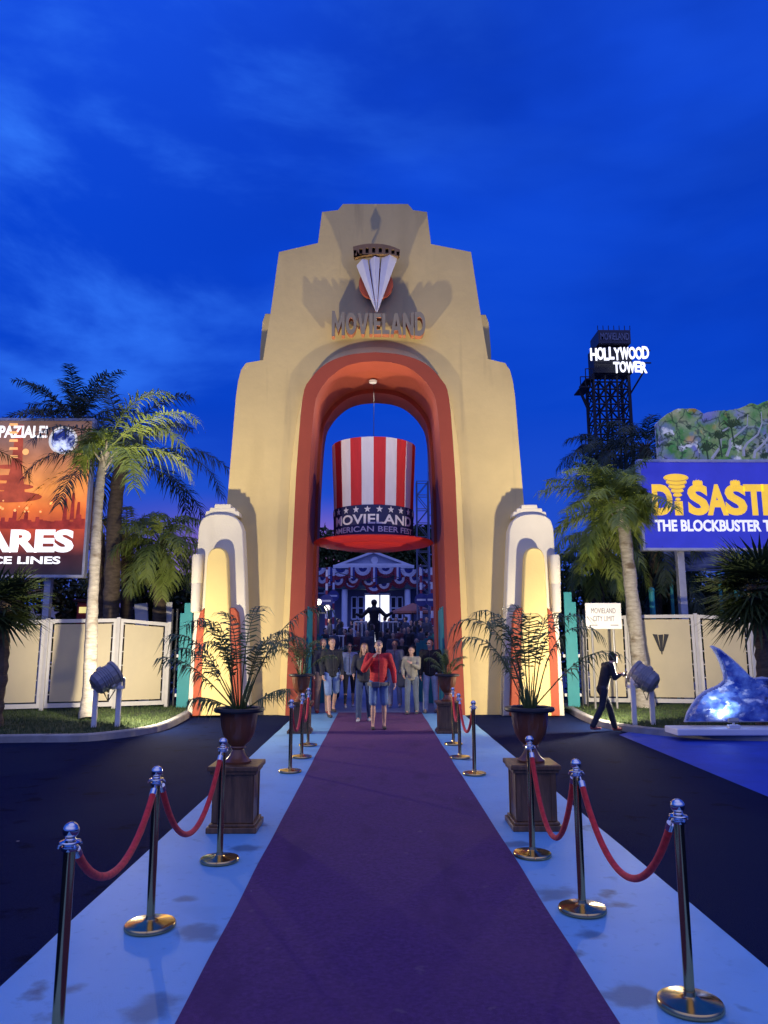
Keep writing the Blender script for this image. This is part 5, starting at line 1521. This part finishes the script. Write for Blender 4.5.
    for i in (0, 1):
        bm = BM(); a = ank[i]; tz = a.z - .045 * s
        sw(bm, V((a.x, a.y + .02 * s, tz)), K(.042, .055, .045), V((a.x, a.y - .13 * s, tz - .012 * s)), K(.043, .06, .032), 5)
        so = fused('shoe', bm, cm('shoe', shoes, .6), t, vox * .9, 1)
    return t
def place(px, py): 
    g = G(px, py, .012); return (g.x, g.y, .012)
RAISE = ((-.07, -.10, -.24), (.10, -.24, .02)); HANG = ((.05, .03, -.28), (.07, -.06, -.53)); HANGL = ((-.05, .03, -.28), (-.07, -.06, -.53))
person(place(378.5, 729), 1.72, .05, 'man in a red jacket and denim shorts with a hand raised to his chin', (.52, .018, .022), (.10, .17, .34), (.02, .02, .025), hair=(.16, .14, .13), legtype='shorts', stride=(.03, -.03), arms=(((-.10, -.10, -.25), (.07, -.24, -.02)), ((.10, .02, -.27), (.12, -.08, -.50))), bulk=1.12, glasses=False)
t_ = [o for o in C.objects if o.name.startswith('person')][-1]
bm = BM(); lathe(bm, [(.215, -.035), (.225, 0), (.215, .035)], 24, close=False)
for v in bm.verts: v.co.y *= .74; v.co.z += .86
bx(bm, -.16, .02, -.215, -.15, .80, .91, .02); obj('waist_bag', bm, cm('bag', (.10, .10, .11), .6), t_)
person(place(331, 716), 1.78, .35, 'man in a dark jacket and light denim shorts striding left of the carpet', (.016, .018, .026), (.20, .30, .50), (.06, .05, .05), hair=(.10, .07, .05), legtype='shorts', stride=(.24, -.22), knee=(0, .25), arms=(((-.06, .05, -.27), (-.06, -.10, -.50)), ((.06, .02, -.28), (.05, -.12, -.50))))
person(place(322, 713), 1.76, .2, 'pale haired person mostly hidden behind the man in denim shorts', (.05, .05, .07), (.30, .20, .16), (.30, .03, .03), hair=(.28, .20, .14), stride=(-.1, .15))
person(place(349, 707), 1.66, .1, 'woman in a pale blue jacket and black patterned leggings', (.36, .44, .62), (.022, .022, .03), (.55, .55, .6), hair=(.05, .03, .02), legtype='tight', stride=(.14, -.16), arms=(HANGL, HANG), glasses=True, head=(.3, 0))
person(place(364, 721), 1.66, -.1, 'long haired woman in a dark coat close behind the man in red', (.020, .022, .035), (.035, .06, .14), (.45, .45, .48), hair=(.20, .11, .05), hairlong=True, stride=(.10, -.12), arms=(((-.06, -.02, -.26), (-.03, -.22, -.36)), HANG), bulk=1.08)
person(place(395, 707), 1.74, -.1, 'young man in a grey open jacket behind the man in red', (.22, .24, .30), (.30, .32, .42), (.55, .55, .55), hair=(.03, .02, .015), stride=(.12, -.14))
person(place(412, 714), 1.58, -.2, 'teenager in a khaki jacket with one arm folded across the chest', (.32, .30, .22), (.13, .16, .20), (.05, .05, .06), hair=(.02, .015, .012), stride=(.06, -.08), arms=(((-.07, .02, -.25), (-.02, -.16, -.40)), ((.02, -.10, -.22), (-.12, -.20, -.12))))
person(place(431, 712.5), 1.76, -.25, 'man in a black padded jacket and light jeans by the right arch wall', (.012, .013, .017), (.36, .44, .56), (.12, .12, .13), hair=(.02, .015, .012), stride=(.08, -.10), bulk=1.12, glasses=True, head=(-.5, 0))
# bags carried
bm = BM(); g = V(place(404, 714))
tb = thing('shoulder_bag', 'dark blue shoulder bag hanging between the teenager and the man in red', 'bag', (g.x, g.y + .05, .62))
bx(bm, -.15, .15, -.07, .07, 0, .34, .05); obj('body', bm, cm('bag_blue', (.012, .018, .05), .7, bump=.3), tb)
bm = BM(); tube(bm, [(-.13, 0, .32), (-.06, -.02, .62), (.12, -.03, .80), (.16, 0, .62), (.13, 0, .32)], .014, 6); obj('strap', bm, cm('bag_strap', (.012, .014, .03), .7), tb)
# two dark figures behind
person(place(402, 690), 1.82, .1, 'man in black standing behind the young man in grey', (.010, .010, .014), (.012, .012, .02), (.02, .02, .02), stride=(.02, -.02), vox=.02)
person(place(417, 690), 1.82, -.1, 'man in black behind the teenager in khaki', (.012, .012, .016), (.014, .014, .02), (.02, .02, .02), stride=(.03, -.05), vox=.02, hair=(.015, .01, .01))
# the boy on the right
g = G(604.5, 732)
person((g.x, g.y, .012), 1.52, PI / 2 + .12, 'boy in a dark hooded top walking on the right kerb looking down at a phone', (.018, .018, .022), (.018, .022, .036), (.40, .10, .08), hair=(.012, .009, .008), stride=(-.30, .30), knee=(.18, 0), lean=.28, head=(0, 1.2), arms=(((-.03, -.06, -.26), (.07, -.24, -.20)), ((.03, -.06, -.26), (-.07, -.24, -.20))), group='boy')
ph = thing('phone', 'phone held by the boy in the dark hooded top', 'phone', (g.x + .42, g.y + .02, 1.02))
del ph['category']; ph['category'] = 'phone'
bm = BM(); bx(bm, -.006, .006, -.035, .035, 0, .13, .004, rot=Matrix.Rotation(.6, 3, 'Y')); obj('case', bm, dark_metal, ph)

# ------------------------------------------------------------------ beyond the gate
def gz(Y): return 0.006 if Y < 25 else (0.006 + (Y - 25) / 9 * 1.044 if Y < 34 else 1.05 + (Y - 34) * .00116)
YBLD = 58
zb0 = gz(YBLD)
t = thing('show_hall', 'dark hall with a pale pediment and a brightly lit doorway beyond the gate', 'building', (P(375, 620, YBLD).x, YBLD, zb0))
wall_d = M('hall_wall', (0.075, 0.085, 0.16), .8, var=.2, scale=.5, bump=.2)
pale = M('hall_trim', (0.58, 0.62, 0.74), .7, var=.08, scale=1)
def hx(px, Y=YBLD): return P(px, 630, Y).x
def hz(py, Y=YBLD): return P(376, py, Y).z
cL, cR = hx(306), hx(446)
dL, dR = hx(364.5), hx(390); dT = hz(594)
wins = [(hx(351.5), hx(356.5)), (hx(358), hx(363.5)), (hx(391), hx(396)), (hx(397.5), hx(402.5))]
bm = plate([[(cL, zb0), (cR, zb0), (cR, hz(569)), (cL, hz(569))], [(dL, zb0 + .02), (dR, zb0 + .02), (dR, dT), (dL, dT)]] + [[(a, hz(619)), (b, hz(619)), (b, hz(597)), (a, hz(597))] for a, b in wins], YBLD, YBLD + .4)
obj('wall', bm, wall_d, t, world=True)
bm = BM(); add_plate(bm, [[(hx(335), hz(566)), (hx(412), hz(566)), (hx(373.5), hz(552))], [(hx(345), hz(564.6)), (hx(402), hz(564.6)), (hx(373.5), hz(554.2))]], YBLD - .9, YBLD + .3)
obj('pediment_frame', bm, pale, t, world=True)
bm = BM(); add_plate(bm, [[(hx(344), hz(565)), (hx(403), hz(565)), (hx(373.5), hz(553.8))]], YBLD - .55, YBLD + .25)
pd = obj('pediment', bm, M('pediment_blue', (0.32, 0.37, 0.52), .7, var=.1), t, world=True)
bm = BM(); add_plate(bm, [circ(hx(374.5), hz(561), .28, 20)], YBLD - .65, YBLD - .56); obj('crest', bm, pale, pd, world=True)
bm = BM(); bx(bm, hx(333), hx(414), YBLD - 1.0, YBLD - .02, hz(569.5), hz(566.2), .03); bx(bm, cL, cR, YBLD - .5, YBLD - .02, hz(574), hz(570), .03); obj('cornice', bm, pale, t, world=True)
bm = BM(); bx(bm, cL, cR, YBLD - 1.6, YBLD - .03, hz(590.5), hz(587), .03); obj('canopy', bm, M('canopy_green', (.03, .07, .09), .7), t, world=True)
bm = BM(); bx(bm, dL - .1, dR + .1, YBLD + 1.2, YBLD + 1.3, zb0, dT + .2); obj('lit_interior', bm, M('lit_room', (.92, .95, 1.0), .5, emit=1.3), t, world=True)
bm = BM()
for a in (dL, dR, (dL * .4 + dR * .6)): bx(bm, a - .05, a + .05, YBLD - .05, YBLD + .1, zb0, dT)
bx(bm, dL, dR, YBLD - .05, YBLD + .1, dT - .08, dT + .08); obj('door_frame', bm, pale, t, world=True)
for a, b in wins:
    bm = BM(); bx(bm, a, b, YBLD + .15, YBLD + .2, hz(619), hz(597)); w_ = obj('window', bm, M('dark_glass', (.02, .025, .05), .08), t, world=True)
    bm = BM()
    for z in (hz(619), hz(608), hz(597)): bx(bm, a, b, YBLD - .03, YBLD + .08, z - .05, z + .05)
    for x in (a, b): bx(bm, x - .05, x + .05, YBLD - .04, YBLD + .09, hz(619), hz(597))
    obj('frame', bm, pale, w_, world=True)
for px in (345, 407):
    bm = BM(); tube(bm, [(hx(px), YBLD - 1.3, zb0), (hx(px), YBLD - 1.3, hz(590.5))], .22, 12); obj('column', bm, pale, t, world=True)
# framed panel left of the hall front
bm = BM(); a, b = hx(315), hx(325); add_plate(bm, [[(a, hz(594)), (b, hz(594)), (b, hz(579)), (a, hz(579))], [(a + .12, hz(592.6)), (b - .12, hz(592.6)), (b - .12, hz(580.4)), (a + .12, hz(580.4))]], YBLD - .1, YBLD - .001); obj('poster_frame', bm, pale, t, world=True)
# red white blue fan bunting along the hall
bunt = [M('bunting_red', (.22, .03, .06), .8), M('bunting_white', (.55, .57, .68), .8), M('bunting_blue', (.03, .04, .20), .8)]
proto = None
def fan_bunting(cx, cz, R, Y, lab='red white and blue fan bunting hung across the hall front'):
    global proto
    t = thing('bunting', lab, 'bunting', (cx, Y, cz), group='fan bunting across the hall front')
    for k, (r0, r1) in enumerate(((.66, 1.0), (.34, .655), (.06, .335))):
        bm = BM(); n = 28; rows = []
        for i in range(n + 1):
            a = PI + PI * i / n; d = (.05 if i % 2 else -.05)
            rows.append([bm.verts.new((R * r * math.cos(a), d * r, R * .85 * r * math.sin(a))) for r in (r0, r1)] + [bm.verts.new((R * r * math.cos(a), d * r + .03, R * .85 * r * math.sin(a))) for r in (r1, r0)])
        for p, q in zip(rows[:-1], rows[1:]):
            for j in range(4): bm.faces.new((p[j], p[(j + 1) % 4], q[(j + 1) % 4], q[j]))
        obj(('red_band', 'white_band', 'blue_band')[k], bm, bunt[k], t)
    return t
b0 = fan_bunting(hx(318), hz(570), hx(331) - hx(318), YBLD - 1.75)
for px, sc, py in ((341, 1, 571), (363, 1, 570), (385.5, 1, 570), (408, 1, 571), (431, 1, 570), (352, .6, 585), (374, .75, 587), (398, .6, 585), (329, .6, 584), (421, .6, 584)):
    c = copy_tree(b0); c.location = (hx(px), YBLD - (1.75 if sc == 1 else 1.9), hz(py)); f_ = random.uniform(.88, 1.08); c.scale = (sc * f_, 1, sc * random.uniform(.75, 1.25)); c.rotation_euler = (0, random.uniform(-.22, .22), 0)
for k in range(8):                                   # a nearer row strung between the striped poles
    c = copy_tree(b0); c['label'] = 'smaller fan bunting strung across the plaza before the hall'; c['group'] = 'fan bunting strung across the plaza'
    px = 322 + 15.5 * k; c.location = (P(px, 630, 45).x, 45, P(px, 577 + 3 * math.sin(k * 2.1) + (4 if k in (2, 3, 4, 5) else 0), 45).z)
    c.scale = (.50, 1, random.uniform(.45, .75)); c.rotation_euler = (0, random.uniform(-.4, .4), random.uniform(-.5, .5))
t = thing('bunting_line', 'thin cord carrying the nearer row of bunting across the plaza', 'cord', (P(376, 630, 45).x, 45.05, 1.06))
bm = BM(); tube(bm, [(P(310 + 13.5 * k, 630, 45).x, 45.06, P(310, 574.5 + 3 * math.sin(k * 1.9) + (3 if 2 < k < 8 else 0), 45).z) for k in range(11)], .025, 5); obj('cord', bm, dark_metal, t, world=True)
for px in (310, 445):
    bm = BM(); x = P(px, 630, 45).x; tube(bm, [(x, 45.06, 1.06), (x, 45.06, P(310, 574.5, 45).z)], .06, 6); obj('pole', bm, dark_metal, t, world=True)
bm = BM()
pal = bunt
for k in range(9):
    x = hx(320 + 13 * k)
    t = None
for k, px in enumerate((330, 352, 374, 397, 419)):
    x = hx(px); z = hz(571)
    t = thing('banner_ribbon', 'striped ribbon hanging between two bunting fans on the hall', 'bunting', (x, YBLD - 2.0, z), group='striped ribbons between the bunting fans')
    for j, m_ in ((-1, bunt[0]), (0, bunt[1]), (1, bunt[2])):
        bm = BM(); bx(bm, j * .16 - .075, j * .16 + .075, -.02, .02, -1.15 - .1 * abs(j), .1, .01); obj('strip', bm, m_, t)

# trees behind the hall
for k, (px, lab, h) in enumerate(((383, 'dark tree crown showing right above the pediment peak', 10.9), (318, 'dark tree over the hall left of the pediment', 11.2), (352, 'low dark tree crown behind the left slope of the pediment', 10.6), (420, 'dark tree over the hall right of the pediment', 11.6), (442, 'dark tree at the right arch edge behind the hall', 11.8))):
    leafy_tree(lab, (hx(px, 66), 66, 1.1), h - 1.1, [(-1.4, 0, h * .68, 2.2, 1.2, 1.9), (1.4, 0, h * .70, 2.2, 1.2, 1.9), (0, 0, h * .84, 1.9, 1.2, 1.3)], 4200, .40, 400 + k, group='dark trees behind the hall')
# lattice truss behind the hat
YTR = 40
t = thing('truss_mast', 'slim grey lattice mast seen right of the hat through the arch', 'mast', (P(422, 600, YTR).x, YTR, gz(YTR)))
x0, x1 = P(417, 510, YTR).x, P(428.5, 510, YTR).x; z1 = P(420, 481, YTR).z; w_ = x1 - x0
bm = BM()
for x, y in ((x0, YTR), (x1, YTR), (x0, YTR + w_), (x1, YTR + w_)): tube(bm, [(x, y, gz(YTR)), (x, y, z1)], .035, 6)
nl = 12
for k in range(nl):
    za, zc = gz(YTR) + (z1 - gz(YTR)) * k / nl, gz(YTR) + (z1 - gz(YTR)) * (k + 1) / nl
    for y in (YTR, YTR + w_):
        tube(bm, [(x0, y, zc), (x1, y, zc)], .022, 5); tube(bm, [(x0, y, za), (x1, y, zc)] if k % 2 else [(x1, y, za), (x0, y, zc)], .018, 4)
    for x in (x0, x1): tube(bm, [(x, YTR, zc), (x, YTR + w_, zc)], .022, 5)
obj('lattice', bm, M('truss_grey', (.10, .12, .2), .5, m=.4), t, world=True)
YTB = 55
t = thing('steel_tower', 'pale blue steel tower leg at the right edge of the arch opening', 'tower', (P(430, 600, YTB).x, YTB, gz(YTB)))
bm = BM(); xa, xb = P(428.5, 480, YTB).x, P(432.5, 480, YTB).x
for x in (xa, xb): tube(bm, [(x, YTB, gz(YTB)), (x, YTB, P(0, 428, YTB).z)], .07, 6)
for k in range(18):
    z = gz(YTB) + 1 * k; tube(bm, [(xa, YTB, z), (xb, YTB, z)], .05, 4)
bx(bm, xa - .05, xb + .3, YTB - .3, YTB - .1, P(0, 472, YTB).z, P(0, 463, YTB).z); obj('leg', bm, M('tower_blue', (.16, .22, .42), .6), t, world=True)

# ---- street furniture on the plaza
def globe_lamp(px, py, Y, label):
    b = (P(px, 640, Y).x, Y, gz(Y)); z = P(px, py, Y).z - gz(Y)
    t = thing('street_lamp', label, 'street lamp', b, group='globe street lamps')
    bm = BM(); lathe(bm, [(.14, 0), (.12, .2), (.06, .3), (.045, z - .5), (.06, z - .45), (0, z - .4)], 10); bx(bm, -.42, .42, -.025, .025, z - .55, z - .50); obj('pole', bm, dark_metal, t)
    for x, dz_ in ((-.42, -.28), (.42, -.28), (0, 0)):
        bm = BM(); ball(bm, (x, 0, z + dz_), .15, 14, 10); obj('globe', bm, globe_m, t, smooth=True)
    ld = bpy.data.lights.new('globe_light', 'POINT'); ld.energy = 90; ld.color = (1, .85, .7); ld.shadow_soft_size = .25
    lo_ = bpy.data.objects.new('globe_light', ld); C.objects.link(lo_); lo_.parent = t; lo_.location = (0, -.5, z - .1)
globe_m = M('lit_globe', (.95, .85, .75), .4, emit=1.2)
globe_lamp(318, 602, 36, 'lit three globe lamp at the left edge of the arch opening')
def pole_sign(px, py, Y, label):
    b = (P(px, 640, Y).x, Y, gz(Y)); z = P(px, py, Y).z - gz(Y)
    t = thing('pole_sign', label, 'sign', b, group='round signs on striped poles')
    bm = BM(); n = 12; hh = z + 1.6
    for k in range(n):
        tube(bm, [(0, 0, hh * k / n), (0, 0, hh * (k + 1) / n)], .065, 8, mi=k % 2)
    obj('pole', bm, [bunt[0], bunt[1]], t)
    bm = BM(); add_plate(bm, [circ(0, z, .33, 24)], -.13, -.09); d = obj('disc', bm, bunt[1], t)
    bm = BM(); add_plate(bm, [circ(0, z, .33, 24)], -.145, -.131); obj('face', bm, bunt[2], d)
    bm = BM(); add_plate(bm, [[(-.23, z - .05), (.23, z - .05), (.23, z + .05), (-.23, z + .05)]], -.155, -.146); obj('bar', bm, bunt[1], d)
for px, py, Y, lab in ((326, 601, 38, 'round sign on a striped pole left of the lit doorway'), (421.5, 600, 38, 'left one of the two round signs on striped poles at the right arch side'), (432.5, 600, 37, 'right one of the two round signs on striped poles at the right arch side'), (333, 596, 44, 'round sign on a striped pole farther back, left of the hall windows')): pole_sign(px, py, Y, lab)
# statue in the middle
YST = 33
b = (P(374, 640, YST).x, YST, gz(YST)); z0 = .35; zt = P(374, 599, YST).z - gz(YST)
t = thing('statue', 'dark statue with outstretched arms on a low plinth before the lit doorway', 'statue', b)
bm = BM(); bx(bm, -.50, .50, -.50, .50, 0, z0 - .18, .03); bx(bm, -.58, .58, -.58, .58, 0, .14, .02); bx(bm, -.56, .56, -.56, .56, z0 - .175, z0, .02); obj('plinth', bm, M('plinth_dark', (.03, .032, .045), .6), t)
hh = zt - z0; k_ = hh / 1.78
bm = BM()
def q(x, y, z): return (x * k_, y * k_, z0 + z * k_)
sw(bm, q(0, 0, .9), .15 * k_, q(0, 0, 1.35), .18 * k_, 5); sw(bm, q(0, 0, 1.45), .07 * k_, q(0, 0, 1.6), .08 * k_, 3); ball(bm, q(0, 0, 1.66), .115 * k_)
for e in (-1, 1):
    sw(bm, q(.17 * e, 0, 1.42), .085 * k_, q(.42 * e, -.05, 1.18), .07 * k_, 5); sw(bm, q(.42 * e, -.05, 1.18), .07 * k_, q(.62 * e, -.15, 1.30 if e > 0 else 1.25), .05 * k_, 5)
    sw(bm, q(.10 * e, 0, .92), .13 * k_, q(.13 * e, 0, .45), .09 * k_, 6); sw(bm, q(.13 * e, 0, .45), .09 * k_, q(.14 * e, 0, .05), .07 * k_, 6); sw(bm, q(.14 * e, 0, .05), .06 * k_, q(.15 * e, -.14, .03), .05 * k_, 3)
fused('figure', bm, M('bronze', (.012, .012, .018), .5, m=.3), t, .03, 2)
# white railing in front of the statue and the car
def railing(px0, px1, py0, py1, Y, label):
    a = P(px0, 640, Y).x; b = P(px1, 640, Y).x; z0, z1 = gz(Y), P(px0, py0, Y).z
    t = thing('railing', label, 'railing', ((a + b) / 2, Y, z0), group='white railings on the plaza')
    bm = BM()
    for z in (z0 + .12, z1): tube(bm, [(a, Y, z), (b, Y, z)], .03, 6)
    n = max(3, int((b - a) / .16))
    for k in range(n + 1): tube(bm, [(a + (b - a) * k / n, Y, z0), (a + (b - a) * k / n, Y, z1)], .02 if k % 5 else .035, 5)
    obj('bars', bm, white_paint, t, world=True)
railing(322, 352, 636, 0, 30.5, 'white railing in front of the purple car left of the statue')
railing(354, 366, 622, 0, 31.5, 'tall white railing just left of the statue plinth')
railing(383, 398, 622, 0, 31.5, 'tall white railing just right of the statue plinth')
# vintage car
YC = 33.5
b = (P(345, 640, YC).x, YC, gz(YC))
t = thing('vintage_car', 'lilac vintage car with round headlights left of the statue', 'car', b)
car_m = M('car_paint', (.22, .17, .46), .25, coat=.6)
bm = BM(); sw(bm, (0, .3, .62), (.46, .9, .34), (0, 1.3, .62), (.50, .9, .36), 4)
for e in (-1, 1): sw(bm, (.58 * e, -.35, .46), (.18, .42, .28), (.58 * e, .6, .50), (.18, .5, .22), 5)
sw(bm, (0, -.45, .62), (.33, .25, .30), (0, .2, .70), (.38, .3, .32), 4); fused('body', bm, car_m, t, .04, 3)
bm = BM(); sw(bm, (0, .9, 1.05), (.52, .45, .30), (0, 1.7, 1.05), (.54, .5, .32), 4); fused('roof', bm, M('car_roof', (.40, .38, .55), .3), t, .04, 3)
bm = BM(); bx(bm, -.44, .44, .38, .44, .95, 1.22, .03, rot=Matrix.Rotation(-.35, 3, 'X'), piv=(0, .4, 1.05)); obj('windscreen', bm, M('car_glass', (.03, .04, .08), .05), t)
bm = BM()
for k in range(9): bx(bm, -.24 + .06 * k - .012, -.24 + .06 * k + .012, -.74, -.70, .42, .80)
bx(bm, -.30, .30, -.745, -.70, .80, .85, .01); obj('grille', bm, chrome, t)
bm = BM(); tube(bm, [(-.80, -.80, .34), (.80, -.80, .34)], .05, 8); obj('bumper', bm, chrome, t)
for e in (-1, 1):
    bm = BM(); ball(bm, (.47 * e, -.72, .72), (.12, .10, .12), 12, 8); obj('headlight', bm, M('headlight', (.8, .8, .78), .15), t, smooth=True)
    for y in (-.35, 1.5):
        bm = BM(); lathe(bm, [(.16, -.09), (.33, -.09), (.35, -.05), (.35, .05), (.33, .09), (.16, .09)], 18, mat=Matrix.Translation((.66 * e, y, .35)) @ Matrix.Rotation(PI / 2, 4, 'Y')); wl = obj('wheel', bm, urn_rim, t)
        bm = BM(); lathe(bm, [(0, -.10), (.17, -.095), (.17, .095), (0, .10)], 14, mat=Matrix.Translation((.66 * e, y, .35)) @ Matrix.Rotation(PI / 2, 4, 'Y')); obj('rim', bm, chrome, wl)
# market umbrella
Yu = 42; b = (P(413, 640, Yu).x, Yu, gz(Yu)); z1 = P(413, 603, Yu).z - gz(Yu); z2 = P(413, 611.5, Yu).z - gz(Yu)
t = thing('parasol', 'closed-sided rust red parasol over the crowd right of the statue', 'parasol', b)
t['label'] = 'rust red parasol over the crowd right of the statue'
bm = BM(); lathe(bm, [(.02, z1), (1.25, z2), (1.27, z2 - .12), (1.24, z2 - .02), (.02, z1 - .05)], 8, close=False); obj('canopy', bm, M('parasol_cloth', (.32, .12, .09), .8), t)
bm = BM(); tube(bm, [(0, 0, 0), (0, 0, z1)], .04, 8); lathe(bm, [(0, 0), (.35, 0), (.33, .1), (0, .12)], 16); obj('pole', bm, dark_metal, t)
# agave-like planters at both sides of the arch's far end
for px, lab, sd in ((330, 'yellow green spiky plant in a tub just inside the arch on the left', 1), (442, 'yellow green spiky plant in a tub just inside the arch on the right', 2)):
    random.seed(sd); Y = 22.8; b = (P(px, 640, Y).x, Y, .006)
    t = thing('tub_plant', lab, 'potted plant', b, group='spiky tub plants inside the arch')
    bm = BM(); lathe(bm, [(.24, 0), (.30, .06), (.36, .75), (.40, .80), (.38, .84), (.33, .80), (0, .78)], 20); obj('tub', bm, M('tub_dark', (.03, .03, .035), .5), t)
    bm = BM()
    for k in range(22):
        a = k * 2.4; e = random.uniform(.35, 1.4); fr0 = V((0, 0, .8)); frond(bm, fr0, a, e, random.uniform(.9, 1.5), 1.4, .30, 18, .03, sag=.8, plume=.2, bare=.25, rr=.012)
    obj('leaves', bm, leaf_p, t)
# the crowd on the raised plaza
random.seed(77)
cols = ((.012, .012, .02), (.03, .035, .06), (.10, .02, .03), (.05, .06, .10), (.16, .17, .22), (.02, .03, .06))
crowd0 = []
for k in range(4):
    crowd0.append(person((0, 0, 0), 1.74 - .05 * (k % 3), 0, 'dark clothed visitor standing in the dim crowd beyond the arch', cols[k], (.015, .018, .03), (.02, .02, .02), hair=(.02, .015, .01), stride=(.05 * k, -.05 * k), hairlong=k == 1, vox=.024, group='dim crowd beyond the arch'))
spots = [(338, 33.8, 0), (330, 36, 1), (357, 35, 2), (361.5, 37, 3), (352, 40, 0), (366, 41, 1), (385, 35, 3), (390, 36.5, 0), (396, 34, 1), (401, 36, 2), (406, 34.5, 3), (411, 36.5, 0), (416, 35, 1), (422, 36, 2), (427, 34.2, 3), (394, 41, 2), (399, 43, 1), (419, 40, 0), (431, 38, 1), (387, 45, 2), (370, 46, 3), (380.5, 44, 0), (404, 31, 2), (421, 30.5, 3), (341, 31.6, 1), (350, 28.6, 0), (357.5, 29.6, 2), (367, 28.2, 3), (381, 28.8, 1), (387.5, 30, 0), (393, 28.4, 3), (409, 28.9, 0), (414.5, 29.8, 1), (427, 28.7, 2), (334, 28.9, 3), (325, 30, 0), (345, 30.6, 2), (372, 30.6, 1), (399, 30.2, 2), (434, 31, 3)]
# ------------------------------------------------------------------ small things behind the left fence
Y = 21.6; a = P(76, 617, Y); b = P(97, 602, Y)
t = thing('kiosk', 'small red kiosk with a lit yellow window behind the left fence', 'kiosk', ((a.x + b.x) / 2, Y, 0))
bm = BM(); bx(bm, a.x, b.x, Y + .02, Y + .8, 0, b.z, .02); obj('wall', bm, M('kiosk_red', (.28, .03, .03), .6), t, world=True)
bm = BM(); bx(bm, a.x - .1, b.x + .1, Y - .08, Y + .9, b.z + .001, b.z + .08, .02); obj('roof', bm, M('kiosk_roof', (.05, .03, .03), .6), t, world=True)
bm = BM(); c = P(79, 613, Y); d = P(91, 607, Y); bx(bm, c.x, d.x, Y - .02, Y + .018, c.z, d.z, .005); obj('window', bm, M('kiosk_window', (.85, .72, .25), .5, emit=1.0), t, world=True)
for px, py, r_, lab in ((32, 617, .26, 'white star behind the left fence, left of the pale trunk'), (52, 614, .2, 'smaller white star behind the left fence near the kiosk')):
    Y = 21.2; c = P(px, py, Y); t = thing('star_ornament', lab, 'ornament', (c.x, Y, 0))
    bm = BM(); add_plate(bm, [star(c.x, c.z, r_)], Y - .03, Y + .03, .006); obj('star', bm, white_paint, t, world=True)
    bm = BM(); tube(bm, [(c.x, Y + .05, 0), (c.x, Y + .05, c.z)], .03, 6); obj('pole', bm, dark_metal, t, world=True)
Y = 20.6
for px0, px1, top_, tilt, lab in ((143, 156, 603, -.10, 'tilted white board behind the right end of the left fence'), (163.5, 171, 602, 0, 'narrow white board behind the left fence beside the turquoise one')):
    a = P(px0, 625, Y).x; b = P(px1, 625, Y).x; z1 = P(px0, top_, Y).z; t = thing('white_board', lab, 'board', ((a + b) / 2, Y, 0))
    bm = BM(); bx(bm, a, b, Y, Y + .06, .02, z1, .01, rot=Matrix.Rotation(tilt, 3, 'Y'), piv=((a + b) / 2, Y, 0)); obj('panel', bm, white_paint, t, world=True)
    bm = BM(); bx(bm, a, b, Y + .061, Y + .10, .5, .6, .005); obj('batten', bm, white_paint, t, world=True)
for px, top_, lab in ((652, 592, 'turquoise pole behind the right fence just right of the pale palm trunk'), (737, 587, 'turquoise pole behind the right fence by the fan palm')):
    Y = 20.9; x = P(px, 600, Y).x; t = thing('pole', lab, 'pole', (x, Y, 0)); bm = BM(); tube(bm, [(x, Y, 0), (x, Y, P(px, top_, Y).z)], .075, 10); obj('shaft', bm, teal_p, t, world=True)
    bm = BM(); ball(bm, (x, Y, P(px, top_, Y).z + .05), .09, 10, 8); obj('knob', bm, teal_p, t, world=True)

# ------------------------------------------------------------------ freeze the fused meshes, then place the crowd's copies
bpy.context.view_layer.update()
dg = bpy.context.evaluated_depsgraph_get()
new = [(o, bpy.data.meshes.new_from_object(o.evaluated_get(dg))) for o in PENDING]
for o, me in new:
    old = o.data; o.modifiers.clear(); o.data = me; me.name = o.name
    me.polygons.foreach_set('use_smooth', [True] * len(me.polygons))
    bpy.data.meshes.remove(old)
used = set()
for px, Y, k in spots:
    o = crowd0[k]
    if k in used: o = copy_tree(o)
    used.add(k)
    o.location = (P(px, 640, Y).x, Y, gz(Y)); o.rotation_euler = (0, 0, random.uniform(-2.6, 2.6)); f = random.uniform(.94, 1.05); o.scale = (f, f, f)
